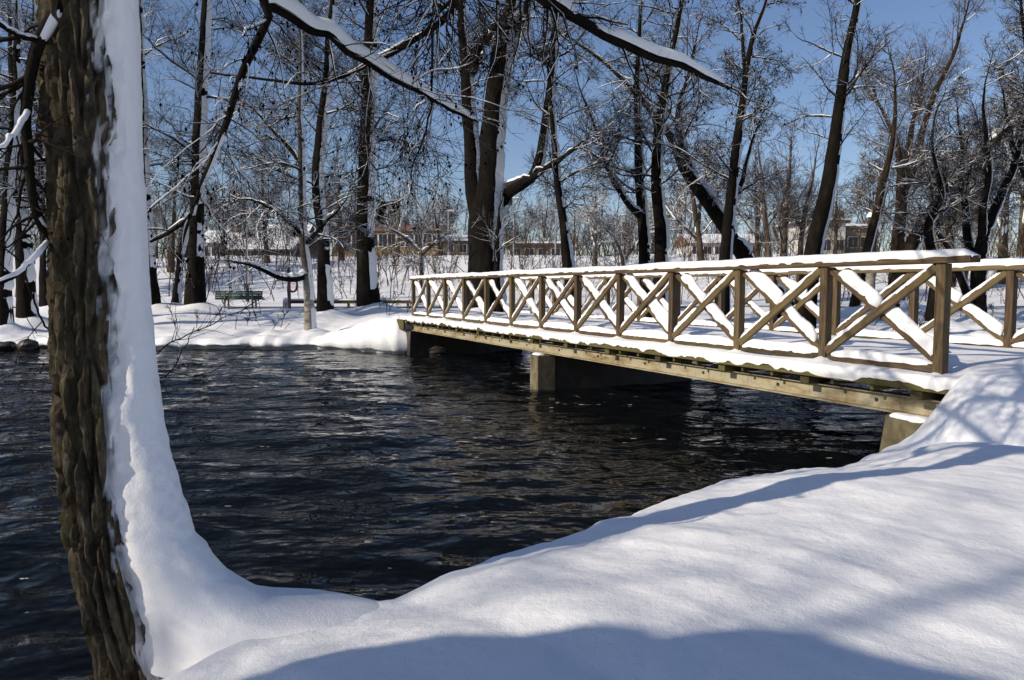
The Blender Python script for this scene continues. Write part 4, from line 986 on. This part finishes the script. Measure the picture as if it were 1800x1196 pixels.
rx0, rx1 = pix(502, 530, 37.6)[0], pix(722, 530, 37.6)[0]
rail = empty('barrier_rail', ((rx0 + rx1) / 2, 37.6, 0.88), 'low snow-topped wooden barrier rail along the path left of the bridge', 'barrier')
Lr = rx1 - rx0
for i in range(2):
    part('rail_board', (-Lr / 4 + i * Lr / 2, 0, 0.36), (Lr / 2 - 0.02, 0.06, 0.17), MAT_WOOD, rail)
for i in range(5): part('post', (-Lr / 2 + 0.15 + i * (Lr - 0.3) / 4, 0.085, 0.14), (0.11, 0.11, 0.5), MAT_WOOD, rail)
mound('snow', -Lr / 2, Lr / 2, 0.02, 0.44, 0.2, 0.07, rail, 5, 70)

pp = pix(509, 540, 36.9)
post = empty('lifebuoy_post', (pp[0], 36.9, 0.85), 'dark post with a red lifebuoy beside the birch trunk', 'post')
part('post', (0, 0, 0.95), (0.12, 0.12, 2.1), MAT_IRON, post); part('crossbar', (0.14, -0.08, 1.55), (0.5, 0.04, 0.08), MAT_IRON, post)
a = np.linspace(0, 2 * math.pi, 25); P = np.stack([0.22 + 0.13 * np.cos(a), -0.16 + 0.28 * np.cos(a), 1.2 + 0.32 * np.sin(a)], -1)[None]
g = Geo(); tubes(g, P, np.full((1, 25), 0.05), 8); g.build('lifebuoy', MAT_RED, post)
bx = pix(501, 540, 36.9); 
box = empty('grit_box', (bx[0], 37.2, 0.85), 'small pale box with snow on top at the foot of the lifebuoy post', 'box')
part('body', (0, 0, 0.26), (0.3, 0.3, 0.5), MAT_WALL_WHITE, box); mound('snow', -0.17, 0.17, 0, 0.51, 0.34, 0.1, box, 8, 10)

def rock(px_, w, h, seed, label):
    p = pix(px_, 600, 24.6); x = p[0]; y = float(far_edge(np.array(x))) - 0.25
    th, ph = np.meshgrid(np.linspace(0, 2 * math.pi, 20, endpoint=False), np.linspace(-1.5, 1.5, 12)); 
    r = 1 + 0.28 * fbm(np.cos(th) * np.cos(ph) * 1.6 + seed, np.sin(th) * np.cos(ph) * 1.6, np.sin(ph) * 1.6, 3)
    V = np.stack([np.cos(th) * np.cos(ph) * r * w, np.sin(th) * np.cos(ph) * r * w * 0.7, np.sin(ph) * r * h], -1)
    o = obj('stone', mesh_np('stone', V.reshape(-1, 3), grid_faces(12, 20, True)), MAT_STONE, None, (x, y, 0.08)); tag(o, label, 'stone')
rock(28, 0.36, 0.17, 1, 'low dark wet stone at the far waterline, leftmost'); rock(72, 0.34, 0.20, 5, 'rounded dark stone at the far waterline next to the near alder')
rock(775, 0.35, 0.16, 9, 'flat dark stone at the water under the far bridge end')

# brushwood on the slope (nobody could count it)
def brush(name, label, n, fx, fy, hh, seed, mat, k=3):
    rng = np.random.default_rng(seed)
    x = rng.uniform(*fx, n); y = rng.uniform(*fy, n); z = far_z(x, y)
    C = np.empty((n, 6, 3)); C[:, 0] = np.stack([x, y, z - 0.05], -1); d = rng.normal(size=(n, 3)) * 0.22 + np.array([0, 0, 1]); L = rng.uniform(hh[0], hh[1], n)
    for j in range(1, 6):
        d = d + rng.normal(size=(n, 3)) * 0.10; d /= np.linalg.norm(d, axis=1, keepdims=True); C[:, j] = C[:, j - 1] + d * (L / 5)[:, None]
    R = (0.010 + 0.008 * L)[:, None] * (1 - 0.6 * np.linspace(0, 1, 6))[None]
    g = Geo(); tubes(g, C, R, 3)
    C2, R2 = grow(C, R, rng, n * 6, 0.25, (20, 55), 0.4, 3, 0.12, 0.05, 0.7, 0.011, 1.6, 0.2); tubes(g, C2, R2, 3)
    C3, R3 = grow(C2, R2, rng, n * 6 * k, 0.2, (20, 55), 0.5, 2, 0.12, 0.05, 0.7, 0.011, 0.9, 0.15); tubes(g, C3, R3, 3)
    o = g.build(name, mat); tag(o, label, kind='stuff')
brush('brushwood', 'bare brown brushwood and saplings on the snowy slope', 1100, (-30, 46), (45, 80), (1.0, 3.6), 71, MAT_TWIG_WARM, 3)
brush('far_woodland', 'hazy brown bare woodland on the skyline behind the houses', 520, (-85, 105), (98, 135), (6, 11.5), 72, MAT_TWIG_WARM, 5)
brush('waterside_twigs', 'thin bare twigs poking from the snow along the far bank', 60, (-14, 20), (26.5, 33), (0.3, 1.0), 73, MAT_TWIG, 2)

def conifer(px_, top, d, label, seed):
    rng = np.random.default_rng(seed); x = (px_ - 900) / 1350 * d; z0 = float(far_z(np.array(x), np.array(float(d)))); H = pix(px_, top, d)[2] - z0
    root = empty('pine_tree', (x, d, z0), label, 'tree', 'dark pines on the skyline')
    P, R = spline([(0, 0, -0.2), (0.05, 0, H * 0.5), (0, 0, H)], [0.16, 0.1, 0.03], 20); g = Geo(); tubes(g, P[None], R[None], 8); g.build('trunk', MAT_BARK_FAR, root)
    n = 1500; t = rng.uniform(0.25, 1, n); r = (1.05 - t) * H * 0.26 * np.sqrt(rng.uniform(0.05, 1, n)) * (0.7 + 0.3 * np.sin(t * 55)); a = rng.uniform(0, 6.28, n)
    c = np.stack([np.cos(a) * r, np.sin(a) * r, t * H - r * 0.25], -1); q = rng.normal(size=(n, 4, 3)) * np.array([0.24, 0.24, 0.08])
    g = Geo(); g.add((c[:, None] + q), np.arange(n * 4).reshape(-1, 4)); g.build('crown', MAT_NEEDLE, root, smooth=False)
conifer(672, 352, 92, 'dark pine on the skyline behind the stout trunk', 81); conifer(690, 372, 96, 'smaller dark pine just right of the skyline pine', 82)
conifer(622, 378, 95, 'dark pine on the skyline left of the yellow building', 83); conifer(330, 385, 98, 'dark pine over the white house at left', 84)

# ------------------------------------------------------------------ buildings on the slope
def house(name, label, x0, x1, ytop, ybot, d, depth, wall, roof, kind, wins, rise=1.6, snow=True):
    X0, X1 = (x0 - 900) / 1350 * d, (x1 - 900) / 1350 * d; zt, zb = pix(900, ytop, d)[2], pix(900, ybot, d)[2]
    zg = float(far_z(np.array((X0 + X1) / 2), np.array(float(d)))); zb = min(zb, zg); L = X1 - X0; H = zt - zb
    root = empty(name, ((X0 + X1) / 2, d, zb), label, 'building')
    part('wall', (0, depth / 2, H / 2 - 0.3), (L, depth, H + 0.6), wall, root)
    if kind == 'gable':
        yc = depth / 2; ov = 0.4
        V = [(-L/2-ov, -ov, H-0.02), (L/2+ov, -ov, H-0.02), (L/2+ov, yc, H+rise), (-L/2-ov, yc, H+rise), (-L/2-ov, depth+ov, H-0.02), (L/2+ov, depth+ov, H-0.02)]
        bm = bmesh.new(); vv = [bm.verts.new(v) for v in V]
        bm.faces.new((vv[0], vv[1], vv[2], vv[3])); bm.faces.new((vv[3], vv[2], vv[5], vv[4])); bm.faces.new((vv[1], vv[5], vv[2])); bm.faces.new((vv[0], vv[3], vv[4])); bm.faces.new((vv[0], vv[4], vv[5], vv[1]))
        me = bpy.data.meshes.new('roof'); bm.to_mesh(me); bm.free(); rf = obj('roof', me, roof, root)
        if snow:
            g = Geo(); V = np.array(V) + np.array([0, 0, 0.16]); g.add(V, [[0, 1, 2, 3], [3, 2, 5, 4]]); V2 = np.array(V) - [0, 0, 0.13]; g.add(np.concatenate([V[[0, 1]], V2[[0, 1]]]), [[2, 3, 1, 0]])
            g.build('snow', MAT_SNOW_TREE, rf, smooth=False)
    else:
        rf = part('roof', (0, depth / 2, H + 0.12), (L + 0.7, depth + 0.7, 0.24), roof, root)
        if snow: part('snow', (0, depth / 2, H + 0.335), (L + 0.66, depth + 0.66, 0.19), MAT_SNOW_TREE, rf)
    nx, nz, ww, wh, zf = wins
    for j in range(nz):
        for i in range(nx):
            x = -L / 2 + L * (i + 0.5) / nx; z = H * zf + j * 2.8
            w = part('window', (x, -0.03, z), (ww + 0.16, 0.08, wh + 0.16), MAT_WHITE, root)
            part('pane', (x - ww / 4 - 0.01, -0.08, z), (ww / 2 - 0.04, 0.03, wh), MAT_GLASS, w); part('pane', (x + ww / 4 + 0.01, -0.08, z), (ww / 2 - 0.04, 0.03, wh), MAT_GLASS, w)
    return root, rf, H, L
house('long_house', 'long low grey-green house with a snowy roof behind the bench', 404, 512, 439, 462, 78, 8, MAT_WALL_GREY, MAT_ROOF_DARK, 'gable', (7, 1, 0.9, 0.8, 0.6), 1.3)
h = house('white_house', 'small white house with a snowy roof and chimney, left of the grey-green one', 352, 414, 428, 462, 88, 8, MAT_WALL_WHITE, MAT_ROOF_DARK, 'gable', (3, 1, 1.0, 1.1, 0.6), 1.6)
part('chimney', (0.9, 3.6, h[2] + 1.6), (0.7, 0.7, 1.6), MAT_ROOF_BROWN, h[0])
house('gabled_house', 'house with a steep bright snowy roof right behind the birch', 448, 530, 431, 462, 92, 9, MAT_WALL_GREY, MAT_ROOF_DARK, 'gable', (3, 1, 1.0, 1.1, 0.5), 2.6)
h = house('yellow_building', 'long yellow building with a brown roof left of the massive black tree', 588, 776, 406, 446, 84, 9, MAT_WALL_YELLOW, MAT_ROOF_BROWN, 'gable', (12, 1, 0.8, 1.3, 0.66), 1.0, False)
part('chimney', (-2, 4, h[2] + 1.0), (0.7, 0.7, 1.0), MAT_ROOF_BROWN, h[0])
house('wooden_shed', 'dark brown shed at the right end of the yellow building', 780, 826, 424, 450, 80, 6, MAT_WALL_BEIGE, MAT_ROOF_DARK, 'gable', (2, 1, 0.7, 0.8, 0.55), 0.7)
house('flat_roofed_hall', 'low beige hall with a snowy flat roof right of the massive black tree', 896, 988, 432, 452, 84, 9, MAT_WALL_BEIGE, MAT_ROOF_DARK, 'flat', (4, 1, 0.9, 0.7, 0.62))
house('white_block', 'pale boxy building with a flat roof behind the long leaning trunk', 1416, 1482, 392, 452, 74, 8, MAT_WALL_WHITE, MAT_ROOF_DARK, 'flat', (3, 2, 0.8, 1.0, 0.35))
house('brown_block', 'brown flat-roofed building joined to the right of the pale boxy one', 1484, 1528, 402, 452, 77, 8, MAT_WALL_BEIGE, MAT_ROOF_DARK, 'flat', (2, 1, 0.9, 1.0, 0.55))
house('terrace_house', 'long pale terrace low behind the fallen willow', 1212, 1330, 428, 452, 90, 8, MAT_WALL_WHITE, MAT_ROOF_BROWN, 'gable', (6, 1, 0.9, 0.9, 0.55), 1.2)

def lamp(px_, top, d, label):
    x = (px_ - 900) / 1350 * d; z0 = float(far_z(np.array(x), np.array(float(d)))); H = pix(px_, top, d)[2] - z0
    root = empty('street_lamp', (x, d, z0), label, 'street lamp', 'street lamps on the slope')
    P, R = spline([(0, 0, -0.1), (0, 0, H * 0.6), (0, 0, H)], [0.09, 0.065, 0.05], 12); g = Geo(); tubes(g, P[None], R[None], 8); g.build('pole', MAT_METAL, root)
    part('lamp_head', (0.25, 0, H + 0.02), (0.75, 0.22, 0.12), MAT_METAL, root); mound('snow', -0.12, 0.62, 0, H + 0.08, 0.22, 0.08, root, 3, 8)
lamp(789, 372, 72, 'thin street lamp left of the massive black tree'); lamp(903, 350, 72, 'thin street lamp just right of the massive black tree'); lamp(976, 372, 76, 'thin street lamp behind the slender leaning trunk'); lamp(1092, 380, 74, 'thin street lamp left of the two close trunks')

# tall snow-capped stump among the trees at right
sp0 = pix(1528, 545, 40); rng = np.random.default_rng(5)
st = empty('tree_stump', (sp0[0], 40, 0.85), 'tall pale broken stump with a snow cap between the trunks at right', 'stump')
P, R = spline([(0, 0, -0.1), (0.03, 0, 2.3), (0.0, 0, 4.75)], [0.26, 0.22, 0.2], 24); g = Geo(); tubes(g, P[None], R[None], 12); g.build('trunk', MAT_BIRCH, st)
th, ph = np.meshgrid(np.linspace(0, 6.283, 16, endpoint=False), np.linspace(0, 1.57, 7)); V = np.stack([np.cos(th) * np.cos(ph) * 0.27, np.sin(th) * np.cos(ph) * 0.27, 4.7 + np.sin(ph) * 0.32], -1)
obj('snow', mesh_np('snow', V.reshape(-1, 3), grid_faces(7, 16, True)), MAT_SNOW_TREE, st)
